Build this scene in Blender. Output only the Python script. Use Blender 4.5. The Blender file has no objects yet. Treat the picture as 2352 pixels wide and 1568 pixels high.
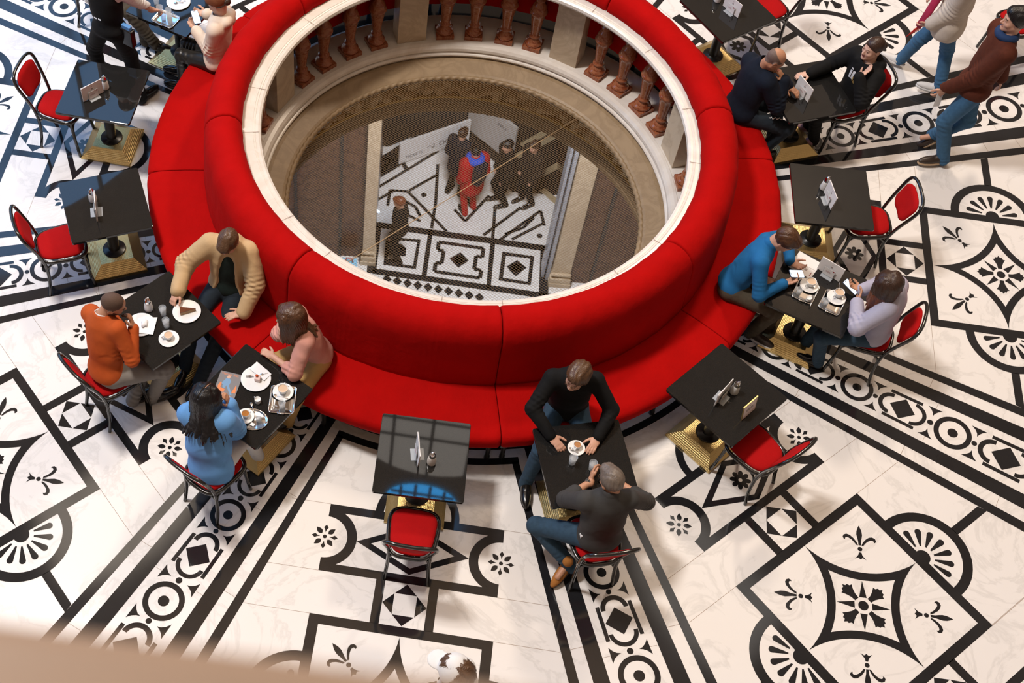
import bpy, bmesh, math, random
import numpy as np
from mathutils import Vector, Matrix
from mathutils.geometry import tessellate_polygon
random.seed(7)
PI = math.pi
SC = bpy.context.scene
COL = SC.collection
def R(d): return math.radians(d)
def lin(v):
    v = v/255.0
    return v/12.92 if v <= 0.04045 else ((v+0.055)/1.055)**2.4
CAM = (-.64744, -8.28725, 9.7)
LEDGE = ((-.7921, -8.0935, 9.2), (-.5923, -8.1042, 9.2))
EXPO = 0.14
# a big soft key at the left, warm lamp at the right, added fills for dome and lower hall; windows do the rest
WIN = (2.5, 2.2, 4.6, 11.0)
LIGHTS = [('key_lamp', (-8.0, -.5, 20), (0, -.5, 0), 2.2, 3000, (1, .94, .89)),
          ('warm_lamp', (5.0, 9.0, 15), (1.5, -1, 0), 1.6, 1000, (1, .82, .64)),
          ('dome_fill', (0, 0, 27), (0, 0, 40), 7.0, 2600, (1, .85, .68)),  # added light, unseen, to brighten the dome and its reflections
          ('lower_fill', (.4, 4.0, -1.2), (.5, 7.2, -9.4), 1.6, 500, (.82, .90, 1)),  # added cool light for the lower floor, hidden under the cornice
          ('lower_warm_fill', (.5, 2.6, -2.2), (.5, 6.6, -6), 1.0, 120, (1, .72, .45))]  # added warm light for the lower hall, out of view
def rgb(r, g, b): return (lin(r), lin(g), lin(b), 1.0)

# ---------------------------------------------------------------- materials
MATS = {}
def mat(name, col, rough=0.5, metal=0.0, var=0.0, vscale=8.0, bump=0.0, bscale=60.0, spec=0.5, coat=0.0, sheen=0.0,
        trans=0.0, ior=1.45, emit=None, estr=1.0, alpha=1.0, stretch=None, bdist=0.01):
    if name in MATS: return MATS[name]
    m = bpy.data.materials.new(name); m.use_nodes = True
    nt = m.node_tree; b = nt.nodes['Principled BSDF']
    b.inputs['Roughness'].default_value = rough; b.inputs['Metallic'].default_value = metal
    b.inputs['Specular IOR Level'].default_value = spec; b.inputs['Coat Weight'].default_value = coat
    b.inputs['Coat Roughness'].default_value = 0.08
    b.inputs['IOR'].default_value = ior; b.inputs['Transmission Weight'].default_value = trans; b.inputs['Alpha'].default_value = alpha
    if sheen:
        b.inputs['Sheen Weight'].default_value = sheen; b.inputs['Sheen Roughness'].default_value = 0.4
        b.inputs['Sheen Tint'].default_value = (min(1, col[0]*2+.1), col[1]+.05, col[2]+.05, 1)
    if emit: b.inputs['Emission Color'].default_value = emit; b.inputs['Emission Strength'].default_value = estr
    tc = nt.nodes.new('ShaderNodeTexCoord'); vec = tc.outputs['Object']
    if stretch:
        mp = nt.nodes.new('ShaderNodeMapping'); mp.inputs['Scale'].default_value = stretch
        nt.links.new(vec, mp.inputs['Vector']); vec = mp.outputs['Vector']
    if var > 0:
        n = nt.nodes.new('ShaderNodeTexNoise'); n.inputs['Scale'].default_value = vscale; n.inputs['Detail'].default_value = 6
        nt.links.new(vec, n.inputs['Vector'])
        mx = nt.nodes.new('ShaderNodeMix'); mx.data_type = 'RGBA'
        mx.inputs[6].default_value = tuple(max(0, c*(1-var)) for c in col[:3])+(1,)
        mx.inputs[7].default_value = tuple(min(1, c*(1+var)) for c in col[:3])+(1,)
        nt.links.new(n.outputs['Fac'], mx.inputs[0]); nt.links.new(mx.outputs[2], b.inputs['Base Color'])
    else: b.inputs['Base Color'].default_value = col
    if bump > 0:
        n2 = nt.nodes.new('ShaderNodeTexNoise'); n2.inputs['Scale'].default_value = bscale; n2.inputs['Detail'].default_value = 4
        nt.links.new(vec, n2.inputs['Vector'])
        bp = nt.nodes.new('ShaderNodeBump'); bp.inputs['Strength'].default_value = bump; bp.inputs['Distance'].default_value = bdist
        nt.links.new(n2.outputs['Fac'], bp.inputs['Height']); nt.links.new(bp.outputs['Normal'], b.inputs['Normal'])
    MATS[name] = m
    return m

def marble(name, base, vein, vscale=1.2, rough=0.25, amount=0.5, spec=0.5, warp=2.0, band=.1):
    m = bpy.data.materials.new(name); m.use_nodes = True; nt = m.node_tree; b = nt.nodes['Principled BSDF']
    b.inputs['Roughness'].default_value = rough; b.inputs['Specular IOR Level'].default_value = spec
    tc = nt.nodes.new('ShaderNodeTexCoord')
    n = nt.nodes.new('ShaderNodeTexNoise'); n.inputs['Scale'].default_value = vscale; n.inputs['Detail'].default_value = 9
    n.inputs['Distortion'].default_value = warp; n.inputs['Roughness'].default_value = 0.6
    nt.links.new(tc.outputs['Object'], n.inputs['Vector'])
    cr = nt.nodes.new('ShaderNodeValToRGB'); e = cr.color_ramp.elements
    e[0].position = 0.5-band; e[0].color = base; e[1].position = 0.5+band; e[1].color = base
    x = e.new(0.5); x.color = tuple(base[i]*(1-amount)+vein[i]*amount for i in range(3))+(1,)
    nt.links.new(n.outputs['Fac'], cr.inputs['Fac'])
    n2 = nt.nodes.new('ShaderNodeTexNoise'); n2.inputs['Scale'].default_value = vscale*0.6; n2.inputs['Detail'].default_value = 3
    nt.links.new(tc.outputs['Object'], n2.inputs['Vector'])
    mx = nt.nodes.new('ShaderNodeMix'); mx.data_type = 'RGBA'; mx.blend_type = 'MULTIPLY'; mx.inputs[0].default_value = 0.22
    nt.links.new(cr.outputs['Color'], mx.inputs[6]); nt.links.new(n2.outputs['Color'], mx.inputs[7])
    nt.links.new(cr.outputs['Color'], b.inputs['Base Color'])
    MATS[name] = m
    return m

WHITE = marble('white marble', (.86, .83, .81, 1), (.56, .54, .52, 1), 1.3, 0.22, 0.34, warp=1.6, band=.035)
BLACK = mat('black marble', (.016, .016, .018, 1), 0.085, var=.5, vscale=3, spec=.62)
JOINT = mat('floor joint', (.34, .25, .19, 1), 0.6)
CREAM = marble('cream marble rail', (.78, .725, .66, 1), (.55, .45, .36, 1), 1.1, 0.3, 0.3)
BEIGE = marble('beige stone', (.33, .23, .13, 1), (.20, .13, .065, 1), 2.6, 0.5, 0.45)
PIER = marble('pale pier marble', (.62, .50, .36, 1), (.36, .25, .15, 1), 2.0, 0.35, 0.4)
REDM = marble('red brown marble', (.25, .058, .022, 1), (.46, .20, .10, 1), 6.0, 0.12, 0.55)
BROWNM = marble('brown marble slab', (.055, .022, .012, 1), (.15, .07, .04, 1), 3.0, 0.25, 0.7)
CARVE = mat('carved gilt stucco', (.62, .40, .18, 1), 0.45, var=.15, vscale=18)
GOLDL = mat('gilded fillet', (.62, .36, .08, 1), 0.35, metal=.4)
VELVET = mat('red velvet', (.40, .0025, .002, 1), 0.9, var=.16, vscale=5, bump=.25, bscale=9, sheen=.05, spec=.1, bdist=.03)
CHRED = mat('red chair velvet', (.41, .004, .005, 1), 0.9, var=.15, vscale=9, bump=.2, bscale=120, sheen=.08, spec=.2)
BENTW = mat('black lacquered bentwood', (.012, .011, .010, 1), 0.17, spec=.6, coat=.4)
GRANITE = mat('black granite', (.014, .0135, .013, 1), 0.022, var=.6, vscale=260, spec=.55)
DARKMET = mat('black powder coated steel', (.013, .013, .013, 1), 0.3, spec=.5)
CHROME = mat('polished chrome', (.80, .80, .80, 1), 0.10, metal=1)
PORC = mat('white porcelain', (.86, .85, .83, 1), 0.12, spec=.5)
GLASS = mat('clear glass', (.80, .86, .92, 1), 0.03, spec=1.0, alpha=.30, coat=1)
ACRYL = mat('clear acrylic', (.72, .76, .80, 1), 0.05, spec=.9, alpha=.38)
WATER = mat('water with ice', (.78, .85, .92, 1), 0.05, spec=.8, alpha=.42, var=.5, vscale=90)
FROST = mat('frosted sugar glass', (.80, .79, .78, 1), 0.3, spec=.5)
PAPER = mat('white paper', (.83, .80, .79, 1), 0.6)
NAPK = mat('paper napkin', (.88, .86, .85, 1), 0.9)
COFFEE = mat('espresso crema', (.36, .135, .022, 1), 0.25, var=.4, vscale=60)
MILKC = mat('milky coffee', (.62, .44, .30, 1), 0.35)
CAKE = mat('chocolate cake icing', (.14, .04, .012, 1), 0.25, var=.2, vscale=40)
CAKEB = mat('pale sponge', (.42, .24, .12, 1), 0.8, bump=.3)
PINKC = mat('pale pink icing', (.80, .58, .53, 1), 0.3)
CHERRY = mat('orange red garnish', (.72, .10, .01, 1), 0.2)
PHBLK = mat('phone body', (.02, .03, .07, 1), 0.2)
SCREEN = mat('lit phone screen', (.02, .02, .02, 1), 0.2, emit=(.80, .90, 1, 1), estr=1.5)
def brass():
    m = mat('hammered brass', (.74, .56, .25, 1), 0.36, metal=1.0)
    nt = m.node_tree; b = nt.nodes['Principled BSDF']; tc = [n for n in nt.nodes if n.type == 'TEX_COORD'][0]
    v = nt.nodes.new('ShaderNodeTexVoronoi'); v.inputs['Scale'].default_value = 85; v.inputs['Randomness'].default_value = .25
    nt.links.new(tc.outputs['Object'], v.inputs['Vector'])
    bp = nt.nodes.new('ShaderNodeBump'); bp.inputs['Strength'].default_value = .5; bp.inputs['Distance'].default_value = .005; bp.invert = True
    nt.links.new(v.outputs['Distance'], bp.inputs['Height']); nt.links.new(bp.outputs['Normal'], b.inputs['Normal'])
    return m
BRASS = brass()

# ---------------------------------------------------------------- objects
def tag(o, label=None, cat=None, group=None, kind=None):
    if label: o['label'] = label
    if cat: o['category'] = cat
    if group: o['group'] = group
    if kind: o['kind'] = kind
    return o
def thing(name, label, cat, loc=(0, 0, 0), rz=0.0, group=None):
    o = bpy.data.objects.new(name, None); COL.objects.link(o)
    o.empty_display_size = .1; o.location = loc; o.rotation_euler = (0, 0, rz)
    return tag(o, label, cat, group)
def obj_np(name, V, F, mats, parent=None, smooth=True, mi=None):
    me = bpy.data.meshes.new(name)
    V = np.asarray(V, np.float32); F = np.asarray(F, np.int32)
    me.vertices.add(len(V)); me.vertices.foreach_set('co', V.ravel())
    n = F.shape[1]
    me.loops.add(F.size); me.loops.foreach_set('vertex_index', F.ravel())
    me.polygons.add(len(F)); me.polygons.foreach_set('loop_start', np.arange(0, F.size, n, dtype=np.int32))
    me.polygons.foreach_set('loop_total', np.full(len(F), n, np.int32))
    if mi is not None: me.polygons.foreach_set('material_index', np.asarray(mi, np.int32))
    me.polygons.foreach_set('use_smooth', np.full(len(F), smooth, bool))
    for m in (mats if isinstance(mats, (list, tuple)) else [mats]): me.materials.append(m)
    me.update(calc_edges=True); me.validate()
    o = bpy.data.objects.new(name, me); COL.objects.link(o)
    if parent: o.parent = parent
    return o

class MB:
    def __init__(s): s.v = []; s.f = []; s.m = []; s.s = []
    def add(s, vs, fs, m=0, sm=False):
        o = len(s.v); s.v += [tuple(v) for v in vs]
        for f in fs: s.f.append([i+o for i in f]); s.m.append(m); s.s.append(sm)
    def box(s, c, d, rz=0, m=0, M=None):
        x, y, z = (k/2 for k in d); vs = [(i*x, j*y, k*z) for k in (-1, 1) for j in (-1, 1) for i in (-1, 1)]
        if M is None: M = Matrix.Rotation(rz, 3, 'Z')
        s.add([Vector(c)+M @ Vector(v) for v in vs], [(0, 2, 3, 1), (4, 5, 7, 6), (0, 1, 5, 4), (2, 6, 7, 3), (0, 4, 6, 2), (1, 3, 7, 5)], m)
    def prism(s, poly, z0, z1, m=0, sm=False):
        n = len(poly)
        a = sum(poly[i][0]*poly[(i+1) % n][1]-poly[(i+1) % n][0]*poly[i][1] for i in range(n))
        if a < 0: poly = poly[::-1]
        vs = [(p[0], p[1], z0) for p in poly]+[(p[0], p[1], z1) for p in poly]
        s.add(vs, [tuple(range(n))[::-1], tuple(range(n, 2*n))], m)
        o = len(s.v)-2*n
        for i in range(n): s.f.append([o+i, o+(i+1) % n, o+n+(i+1) % n, o+n+i]); s.m.append(m); s.s.append(sm)
    def lathe(s, prof, n=32, c=(0, 0, 0), m=0, a0=0., a1=2*PI, sm=True, sq=False, M=None, cap=True):
        full = abs(a1-a0-2*PI) < 1e-6; k = n if full else n+1; vs = []
        for r, z in prof:
            for i in range(k):
                a = a0+(a1-a0)*i/n; v = Vector((r*math.cos(a), r*math.sin(a), z))
                if M: v = M @ v
                vs.append(Vector(c)+v)
        fs = []
        for j in range(len(prof)-1):
            for i in range(n):
                i2 = (i+1) % k if full else i+1
                fs.append((j*k+i, j*k+i2, (j+1)*k+i2, (j+1)*k+i))
        s.add(vs, fs, m, sm)
        if cap and full:
            o = len(s.v)-len(vs); L = len(prof)-1
            if prof[0][0] > 1e-4: s.f.append([o+i for i in range(k)][::-1]); s.m.append(m); s.s.append(False)
            if prof[L][0] > 1e-4: s.f.append([o+L*k+i for i in range(k)]); s.m.append(m); s.s.append(False)
    def tube(s, pts, rad, n=8, m=0, closed=False, flat=None):
        P = [Vector(p) for p in pts]; L = len(P); up = None; vs = []
        for i, p in enumerate(P):
            t = (P[(i+1) % L]-P[i-1]) if closed else (P[min(i+1, L-1)]-P[max(i-1, 0)])
            t.normalize()
            if up is None: up = Vector((0, 0, 1)) if abs(t.z) < .9 else Vector((1, 0, 0))
            up = (up-t*up.dot(t)).normalized(); sd = t.cross(up)
            r = rad[i] if isinstance(rad, (list, tuple)) else rad; w = flat or 1.0
            for k in range(n):
                a = 2*PI*k/n; vs.append(p+up*(r*w*math.sin(a))+sd*(r*math.cos(a)))
        fs = []
        for i in range(L if closed else L-1):
            j = (i+1) % L
            for k in range(n): fs.append((i*n+k, i*n+(k+1) % n, j*n+(k+1) % n, j*n+k))
        s.add(vs, fs, m, True)
        if not closed:
            o = len(s.v)-len(vs)
            s.f.append([o+k for k in range(n)][::-1]); s.m.append(m); s.s.append(False)
            s.f.append([o+(L-1)*n+k for k in range(n)]); s.m.append(m); s.s.append(False)
    def poly(s, loops, z, m=0):
        """filled 2D polygon with holes: loops = list of [(x,y)...]"""
        flat = [p for l in loops for p in l]
        tris = tessellate_polygon([[Vector((p[0], p[1], 0)) for p in l] for l in loops])
        out = []
        for t in tris:
            a, b, c = (flat[i] for i in t)
            ar = (b[0]-a[0])*(c[1]-a[1])-(b[1]-a[1])*(c[0]-a[0])
            if abs(ar) < 1e-10: continue
            out.append(t if ar > 0 else (t[0], t[2], t[1]))
        s.add([(p[0], p[1], z) for p in flat], out, m)
    def build(s, name, mats, parent=None, bevel=0, sub=0):
        me = bpy.data.meshes.new(name); me.from_pydata([tuple(v) for v in s.v], [], s.f)
        for m in (mats if isinstance(mats, (list, tuple)) else [mats]): me.materials.append(m)
        me.polygons.foreach_set('material_index', s.m); me.polygons.foreach_set('use_smooth', s.s); me.update()
        o = bpy.data.objects.new(name, me); COL.objects.link(o)
        if parent: o.parent = parent
        if bevel:
            b = o.modifiers.new('b', 'BEVEL'); b.width = bevel; b.segments = 2; b.limit_method = 'ANGLE'
        if sub:
            b = o.modifiers.new('s', 'SUBSURF'); b.levels = sub; b.render_levels = sub
        return o
def text(name, body, size, mt, parent, loc, rot=(0, 0, 0), ext=.0004):
    cu = bpy.data.curves.new(name, 'FONT'); cu.body = body; cu.size = size; cu.extrude = ext; cu.align_x = 'CENTER'; cu.align_y = 'CENTER'
    tmp = bpy.data.objects.new('tmp', cu); COL.objects.link(tmp); dg = bpy.context.evaluated_depsgraph_get()
    me = bpy.data.meshes.new_from_object(tmp.evaluated_get(dg)); bpy.data.objects.remove(tmp); me.name = name
    me.materials.clear(); me.materials.append(mt); o = bpy.data.objects.new(name, me); COL.objects.link(o); o.parent = parent; o.location = loc; o.rotation_euler = rot
    return o
def kids(o): return [c for c in bpy.data.objects if c.parent == o]
def copy_tree(o, parent=None):
    c = o.copy(); COL.objects.link(c)
    if parent: c.parent = parent
    for ch in kids(o): copy_tree(ch, c)
    return c
def dup(root, loc, rz, label, group=None):
    c = copy_tree(root); c.location = loc; c.rotation_euler = (0, 0, rz); c['label'] = label
    if group: c['group'] = group
    return c
# ---------------------------------------------------------------- the floor: inlaid marble
TH = R(-94.6926)
floor = MB()
NB = 96
floor.lathe([(2.15, 0), (2.4, 0), (3.2, 0), (11.9, 0)], NB, m=0, sm=False, cap=False)
for i in range(len(floor.f)): floor.f[i] = floor.f[i][::-1]
ZI, ZJ = .0008, .0004
def xf(a):
    ca, sa = math.cos(a), math.sin(a)
    return lambda t, r: (-sa*t+ca*r, ca*t+sa*r)
def arc(cx, cy, r, a0, a1, n=24): return [(cx+r*math.cos(a0+(a1-a0)*i/n), cy+r*math.sin(a0+(a1-a0)*i/n)) for i in range(n+1)]
def circ(cx, cy, r, n=32): return arc(cx, cy, r, 0, 2*PI*(1-1/n), n-1)
def line_(F, a, b, w=.0035, m=2):
    dx, dy = b[0]-a[0], b[1]-a[1]; l = math.hypot(dx, dy); nx, ny = -dy/l*w/2, dx/l*w/2
    F([[(a[0]+nx, a[1]+ny), (b[0]+nx, b[1]+ny), (b[0]-nx, b[1]-ny), (a[0]-nx, a[1]-ny)]], m, ZJ)
def petal(L0, L1, w, ang, c, kind='leaf'):
    ca, sa = math.cos(ang), math.sin(ang); out = []
    if kind == 'leaf':
        pts = [(L0+(L1-L0)*i/8, w*math.sin(PI*(i/8)**.8)) for i in range(9)]
    elif kind == 'kite': pts = [(L0, 0), (L0+(L1-L0)*.35, w*.35), (L0+(L1-L0)*.62, w), (L1, 0)]
    elif kind == 'tri': pts = [(L0, w), (L1, 0)]
    elif kind == 'tear': pts = [(L0, w*.25)]+[(L1-w+w*math.sin(PI/2*i/6), w*math.cos(PI/2*i/6)) for i in range(7)]
    full = pts+[(x, -y) for x, y in pts[::-1] if abs(y) > 1e-9]
    return [(c[0]+ca*x-sa*y, c[1]+sa*x+ca*y) for x, y in full]
def fleur(F, c, ang):
    """fleur-de-lis: u outwards, v across, about its own centre (u = .56)"""
    ca, sa = math.cos(ang), math.sin(ang)
    T = lambda pts: [(c[0]+ca*u-sa*v, c[1]+sa*u+ca*v) for u, v in pts]
    body = [(.532, .010), (.57, .012), (.60, .019), (.627, .024), (.66, .021), (.69, .011), (.713, 0)]
    F([T(body+[(u, -v) for u, v in body[::-1][1:]])], 1, ZI)
    F([T(circ(.4985, 0, .0195, 16))], 1, ZI)
    F([T([(.468, .010), (.445, .016), (.425, .030), (.405, .048), (.420, .018), (.405, 0), (.420, -.018), (.405, -.048), (.425, -.030), (.445, -.016), (.468, -.010)])], 1, ZI)
    for s in (1, -1):
        o = [(.530, .013), (.560, .026), (.590, .048), (.615, .078), (.622, .105), (.612, .128), (.592, .137), (.575, .130), (.570, .116), (.582, .118), (.592, .108), (.590, .090), (.575, .066), (.555, .046), (.532, .030)]
        F([T([(u, s*v) for u, v in o])], 1, ZI)
APEX = -2.743
def sector(k):
    X = xf(TH+k*PI/4)
    def F(loops, m=1, z=ZI): floor.poly([[X(*p) for p in l] for l in loops], z, m)
    # ring beside the bench, between the radial stripes
    a = R(15.6)
    F([[(r*math.sin(b), r*math.cos(b)) for r, b in [(2.845, a-2*a*i/16) for i in range(17)]+[(2.908, -a+2*a*i/16) for i in range(17)]]])
    def panel(y0, sg):
        Y = lambda r: y0+sg*(r-3.737)
        G = lambda loops, m=1, z=ZI: F([[(t, Y(r)) for t, r in l] for l in loops], m, z)
        Ro, Ri, T0 = .26, .183, .717
        yb = .297
        ao = math.asin(min(1, (3.963-3.737)/Ro)); ai = math.asin(.183/.183)
        # outline with bitten ends
        def half(s):
            o = []
            o += [(s*T0, 3.737-yb), (s*T0, 3.737-Ri)]
            o += [(s*(T0-Ri*math.cos(-PI/2+PI*i/24)), 3.737+Ri*math.sin(-PI/2+PI*i/24)) for i in range(25)]
            o += [(s*T0, 3.737+yb)]
            return o
        outer = half(1)+half(-1)[::-1]
        inn = []
        a1 = math.asin(.2265/Ro)
        inn += [(T0-Ro*math.cos(-a1+2*a1*i/20), 3.737+Ro*math.sin(-a1+2*a1*i/20)) for i in range(21)]
        inn += [(-(T0-Ro*math.cos(a1-2*a1*i/20)), 3.737+Ro*math.sin(a1-2*a1*i/20)) for i in range(21)]
        G([outer, inn[::-1]])
        G([[(.457, 3.737), (0, 3.957), (-.457, 3.737), (0, 3.517)], [(.338, 3.737), (0, 3.572), (-.338, 3.737), (0, 3.902)]])
        # rosette in the middle
        pet = []
        for i in range(64):
            b = 2*PI*i/64; q = abs(math.cos(4*b)); rr = .052+.038*q**.7; pet.append((rr*math.cos(b), 3.737+rr*math.sin(b)))
        G([pet, circ(0, 3.737, .017, 16)[::-1]])
        for s in (1, -1):
            c = (s*T0, 3.737)
            for i in range(8):
                G([petal(.036, .107, .021 if i % 2 else .019, i*PI/4, c, 'leaf' if i % 2 else 'kite')])
            G([circ(c[0], c[1], .0165, 16)])
        # arch towards the inner edge
        G([arc(0, 3.44, .345, PI, 2*PI, 30)+arc(0, 3.44, .278, 2*PI, PI, 30)])
        for s in (1, -1):
            G([[(s*.177, 3.737+yb), (s*.25, 3.737+yb), (s*.25, 4.402), (s*.177, 4.402)]])
        d = .176; q = .09; cy = 4.217
        for e in range(4):
            ca, sa = math.cos(e*PI/2), math.sin(e*PI/2)
            G([[(0+ca*x-sa*y, cy+sa*x+ca*y) for x, y in [(q, -q+.002), (d, 0), (q, q-.002)]]])
        for rr in (3.44, 4.034):
            for s in (1, -1):
                y = Y(rr); line_(F, (s*T0, y), (s*(.30*rr+.01), y))
        for s in (1, -1): line_(F, (s*.722, Y(4.402)), (s*1.24, Y(4.402)))
    panel(3.737, 1); panel(6.499, -1)
    # big square
    cy = 5.118
    F([[(-.722, 4.4), (.722, 4.4), (.722, 5.84), (-.722, 5.84)], [(-.64, 4.478), (-.64, 5.757), (.64, 5.757), (.64, 4.478)]])
    def four(Rr, c=.704):
        # intersection points of neighbouring corner circles
        out = []
        y = math.sqrt(max(0, Rr*Rr-c*c)); tip = c-y
        for e in range(4):
            # corner circle centred (c,c) rotated by e*90
            a0 = math.atan2(tip-c, 0-c) if y > 0 else math.atan2(-c+.0, -c)
            p0 = (0, tip if y > 0 else .636); p1 = (p0[1], 0)
            b0 = math.atan2(p0[1]-c, p0[0]-c); b1 = math.atan2(p1[1]-c, p1[0]-c)
            b0 %= 2*PI; b1 %= 2*PI
            seg = [(c+Rr*math.cos(b0+(b1-b0)*i/16), c+Rr*math.sin(b0+(b1-b0)*i/16)) for i in range(16)]
            ca, sa = math.cos(-e*PI/2), math.sin(-e*PI/2)
            out += [(ca*x-sa*yy, cy+sa*x+ca*yy) for x, yy in seg]
        return out
    F([four(.7075), four(.775)[::-1]])
    F([circ(0, cy, .041, 24)])
    for i in range(8):
        an = i*PI/4
        if i % 2: F([petal(.070, .215, .030, an, (0, cy), 'tri')])
        else:
            ca, sa = math.cos(an), math.sin(an)
            pts = [(.070, .020), (.11, .024), (.150, .040), (.182, .060), (.186, .040), (.208, .030), (.206, .014), (.228, 0)]
            pts = pts+[(x, -y) for x, y in pts[::-1][1:]]
            F([[(ca*x-sa*y, cy+sa*x+ca*y) for x, y in pts]])
    for i in range(4): fleur(F, (0, cy), PI/4+i*PI/2)
    for s in (1, -1):
        # shells
        b0, b1 = -PI/2, PI/2
        A = lambda rr, p0, p1, n=28: [(s*(.722+rr*math.cos(p0+(p1-p0)*i/n)), cy+rr*math.sin(p0+(p1-p0)*i/n)) for i in range(n+1)]
        F([A(.405, b0, b1)+A(.325, b1, b0)])
        F([A(.064, b0, b1, 14)])
        for j in range(7):
            an = R(-76+152*j/6)
            p = petal(.10, .255, .027, an, (0, 0), 'tear')
            F([[(s*(.722+x), cy+y) for x, y in p]])
        F([[(s*1.122, cy-.037), (s*1.122, cy+.037), (s*1.50, cy+.037), (s*1.47, cy-.037)]])
        line_(F, (s*.722, 5.84), (s*1.79, 5.84))
def band(k):
    X = xf(TH+(k+.5)*PI/4)
    def F(loops, m=1, z=ZI): floor.poly([[X(*p) for p in l] for l in loops], z, m)
    def strip(c0, c1, r0, r1):
        F([[(c0*(r0-APEX), r0), (c1*(r0-APEX), r0), (c1*(r1-APEX), r1), (c0*(r1-APEX), r1)]])
    for s in (1, -1):
        strip(s*.0728, s*.0623, 2.86, 9.3); strip(s*.0480, s*.0311, 2.60, 9.3)
        for i, rr in enumerate((3.55, 4.37, 5.05, 5.75, 6.6)):
            rr += .17*((k*3+i) % 3); line_(F, (s*.0480*(rr-APEX), rr), (s*.0623*(rr-APEX), rr))
    q = 1.1303
    for n in range(-2, 6):
        g = q**n
        S = lambda t, r: (t*g, (r-APEX)*g+APEX)
        def P(pts, m=1): F([[S(*p) for p in pts]], m)
        def P2(a, b): F([[S(*p) for p in a], [S(*p) for p in b][::-1]])
        c = 3.983
        P2(circ(0, c, .146, 40), circ(0, c, .106, 40)); P(circ(0, c, .040, 20))
        P(circ(0, 4.154, .022, 14)); P(circ(0, 4.657, .027, 14))
        d = .115; P([(0, 4.403-d), (d, 4.403), (0, 4.403+d), (-d, 4.403)])
        for s in (1, -1):
            P([(s*.119, 4.259), (s*.151, 4.259), (s*.158, 4.547), (s*.125, 4.547)])
            # concave triangles beside the dots
            def tri(r0, cA, RA, cB, RB, x0, x1, ra, rb):
                pA = [(s*x, cA+math.sqrt(max(0, RA*RA-x*x))) for x in np.linspace(x1, min(x0, RA), 7)]
                pB = [(s*x, cB-math.sqrt(max(0, RB*RB-x*x))) for x in np.linspace(min(x0, RB), x1, 7)]
                P([(s*x0, ra)]+[p for p in pA[::-1]]+[p for p in pB[::-1]][0:]+[(s*x0, rb)])
            h0 = [(s*.149, 4.092), (s*.125, 4.127), (s*.098, 4.148), (s*.069, 4.156), (s*.098, 4.166), (s*.125, 4.185), (s*.149, 4.216)]
            P(h0)
            h1 = [(s*.160, 4.592), (s*.135, 4.626), (s*.105, 4.648), (s*.074, 4.657), (s*.105, 4.667), (s*.137, 4.688), (s*.165, 4.723)]
            P(h1)
        P(arc(0, 4.301, .115, PI, 2*PI, 24)+arc(0, 4.301, .076, 2*PI, PI, 24))
        P(arc(0, 4.496, .122, 0, PI, 24)+arc(0, 4.496, .086, PI, 0, 24))
        for s in (1, -1):
            line_(F, S(s*.155, 4.66), S(s*.222, 4.66), .003)
for k in range(8): sector(k); band(k)
floor.poly([circ(0, 0, 2.765, 96), circ(0, 0, 2.56, 96)[::-1]], ZI*.5, 1)
for i in range(32):
    a = 2*PI*i/32; c = (2.39*math.cos(a), 2.39*math.sin(a))
    if i % 2: floor.poly([circ(*c, .15, 28), circ(*c, .105, 28)[::-1]], ZI, 1); floor.poly([circ(*c, .04, 16)], ZI, 1)
    else: floor.poly([[(c[0]+.12*math.cos(a+j*PI/2), c[1]+.12*math.sin(a+j*PI/2)) for j in range(4)]], ZI, 1)
tag(floor.build('floor', [WHITE, BLACK, JOINT]), 'white marble floor inlaid with black stars, shells and fleurs-de-lis', 'floor', kind='structure')
# ---------------------------------------------------------------- the round opening
def ring(name, prof, m, parent=None, n=128, jitter=None):
    b = MB(); b.lathe(prof, n, sm=True, cap=False); o = b.build(name, m, parent)
    return o
bal = thing('balustrade', 'round marble balustrade with red brown balusters around the opening in the floor', 'balustrade')
rim = [(2.17, .90), (2.03, .90), (2.00, .915), (1.99, .93), (1.955, .935), (1.93, .95), (1.918, .975), (1.925, 1.0), (1.945, 1.012), (1.965, 1.013), (1.968, 1.010), (1.971, 1.010), (1.974, 1.015), (1.984, 1.018), (1.987, 1.0145), (1.990, 1.0145), (1.993, 1.019), (2.17, 1.02), (2.17, .90)]
b = MB(); b.lathe(rim, 288, sm=False, cap=False)
for i in range(16):
    a = R(12+22.5*i+4*math.sin(i*3)); 
    b.box((2.02*math.cos(a), 2.02*math.sin(a), 1.0195), (.17, .003, .003), a, m=1)
b.build('top_rail', [CREAM, JOINT], bal)
plinth = [(2.42, .0), (2.42, .13), (2.035, .13), (2.03, .135), (2.00, .135), (1.965, .125), (1.945, .10), (1.94, .075), (1.945, .062), (1.955, .058), (1.955, .05), (1.945, .045), (1.932, .04), (1.925, .028), (1.93, .012), (1.95, .008), (1.95, -.02)]
b = MB(); b.lathe(plinth, 256, sm=False, cap=False); b.build('base_course', [CREAM], bal)
PA = [107.8-90, 62.8, 107.8, 152.8, 197.8, 242.8, 287.8, 332.8]
PIL = sorted([17.8+45*i for i in range(8)])
def balu():
    b = MB()
    b.box((0, 0, .022), (.185, .185, .044), 0); b.box((0, 0, .752), (.16, .16, .036), 0)
    pr = [(.088, .044), (.092, .06), (.088, .078), (.070, .086), (.068, .095), (.062, .11), (.046, .125), (.044, .135), (.054, .140), (.060, .150), (.058, .162), (.046, .170),
          (.045, .185), (.049, .23), (.056, .30), (.066, .37), (.078, .43), (.086, .455), (.091, .462), (.093, .475), (.088, .490), (.080, .496), (.079, .510), (.076, .535), (.062, .565), (.042, .590), (.036, .605),
          (.040, .615), (.054, .622), (.056, .635), (.050, .645), (.036, .652), (.036, .69), (.044, .712), (.060, .728), (.066, .736)]
    b.lathe(pr, 24)
    return b
proto = None
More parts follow.
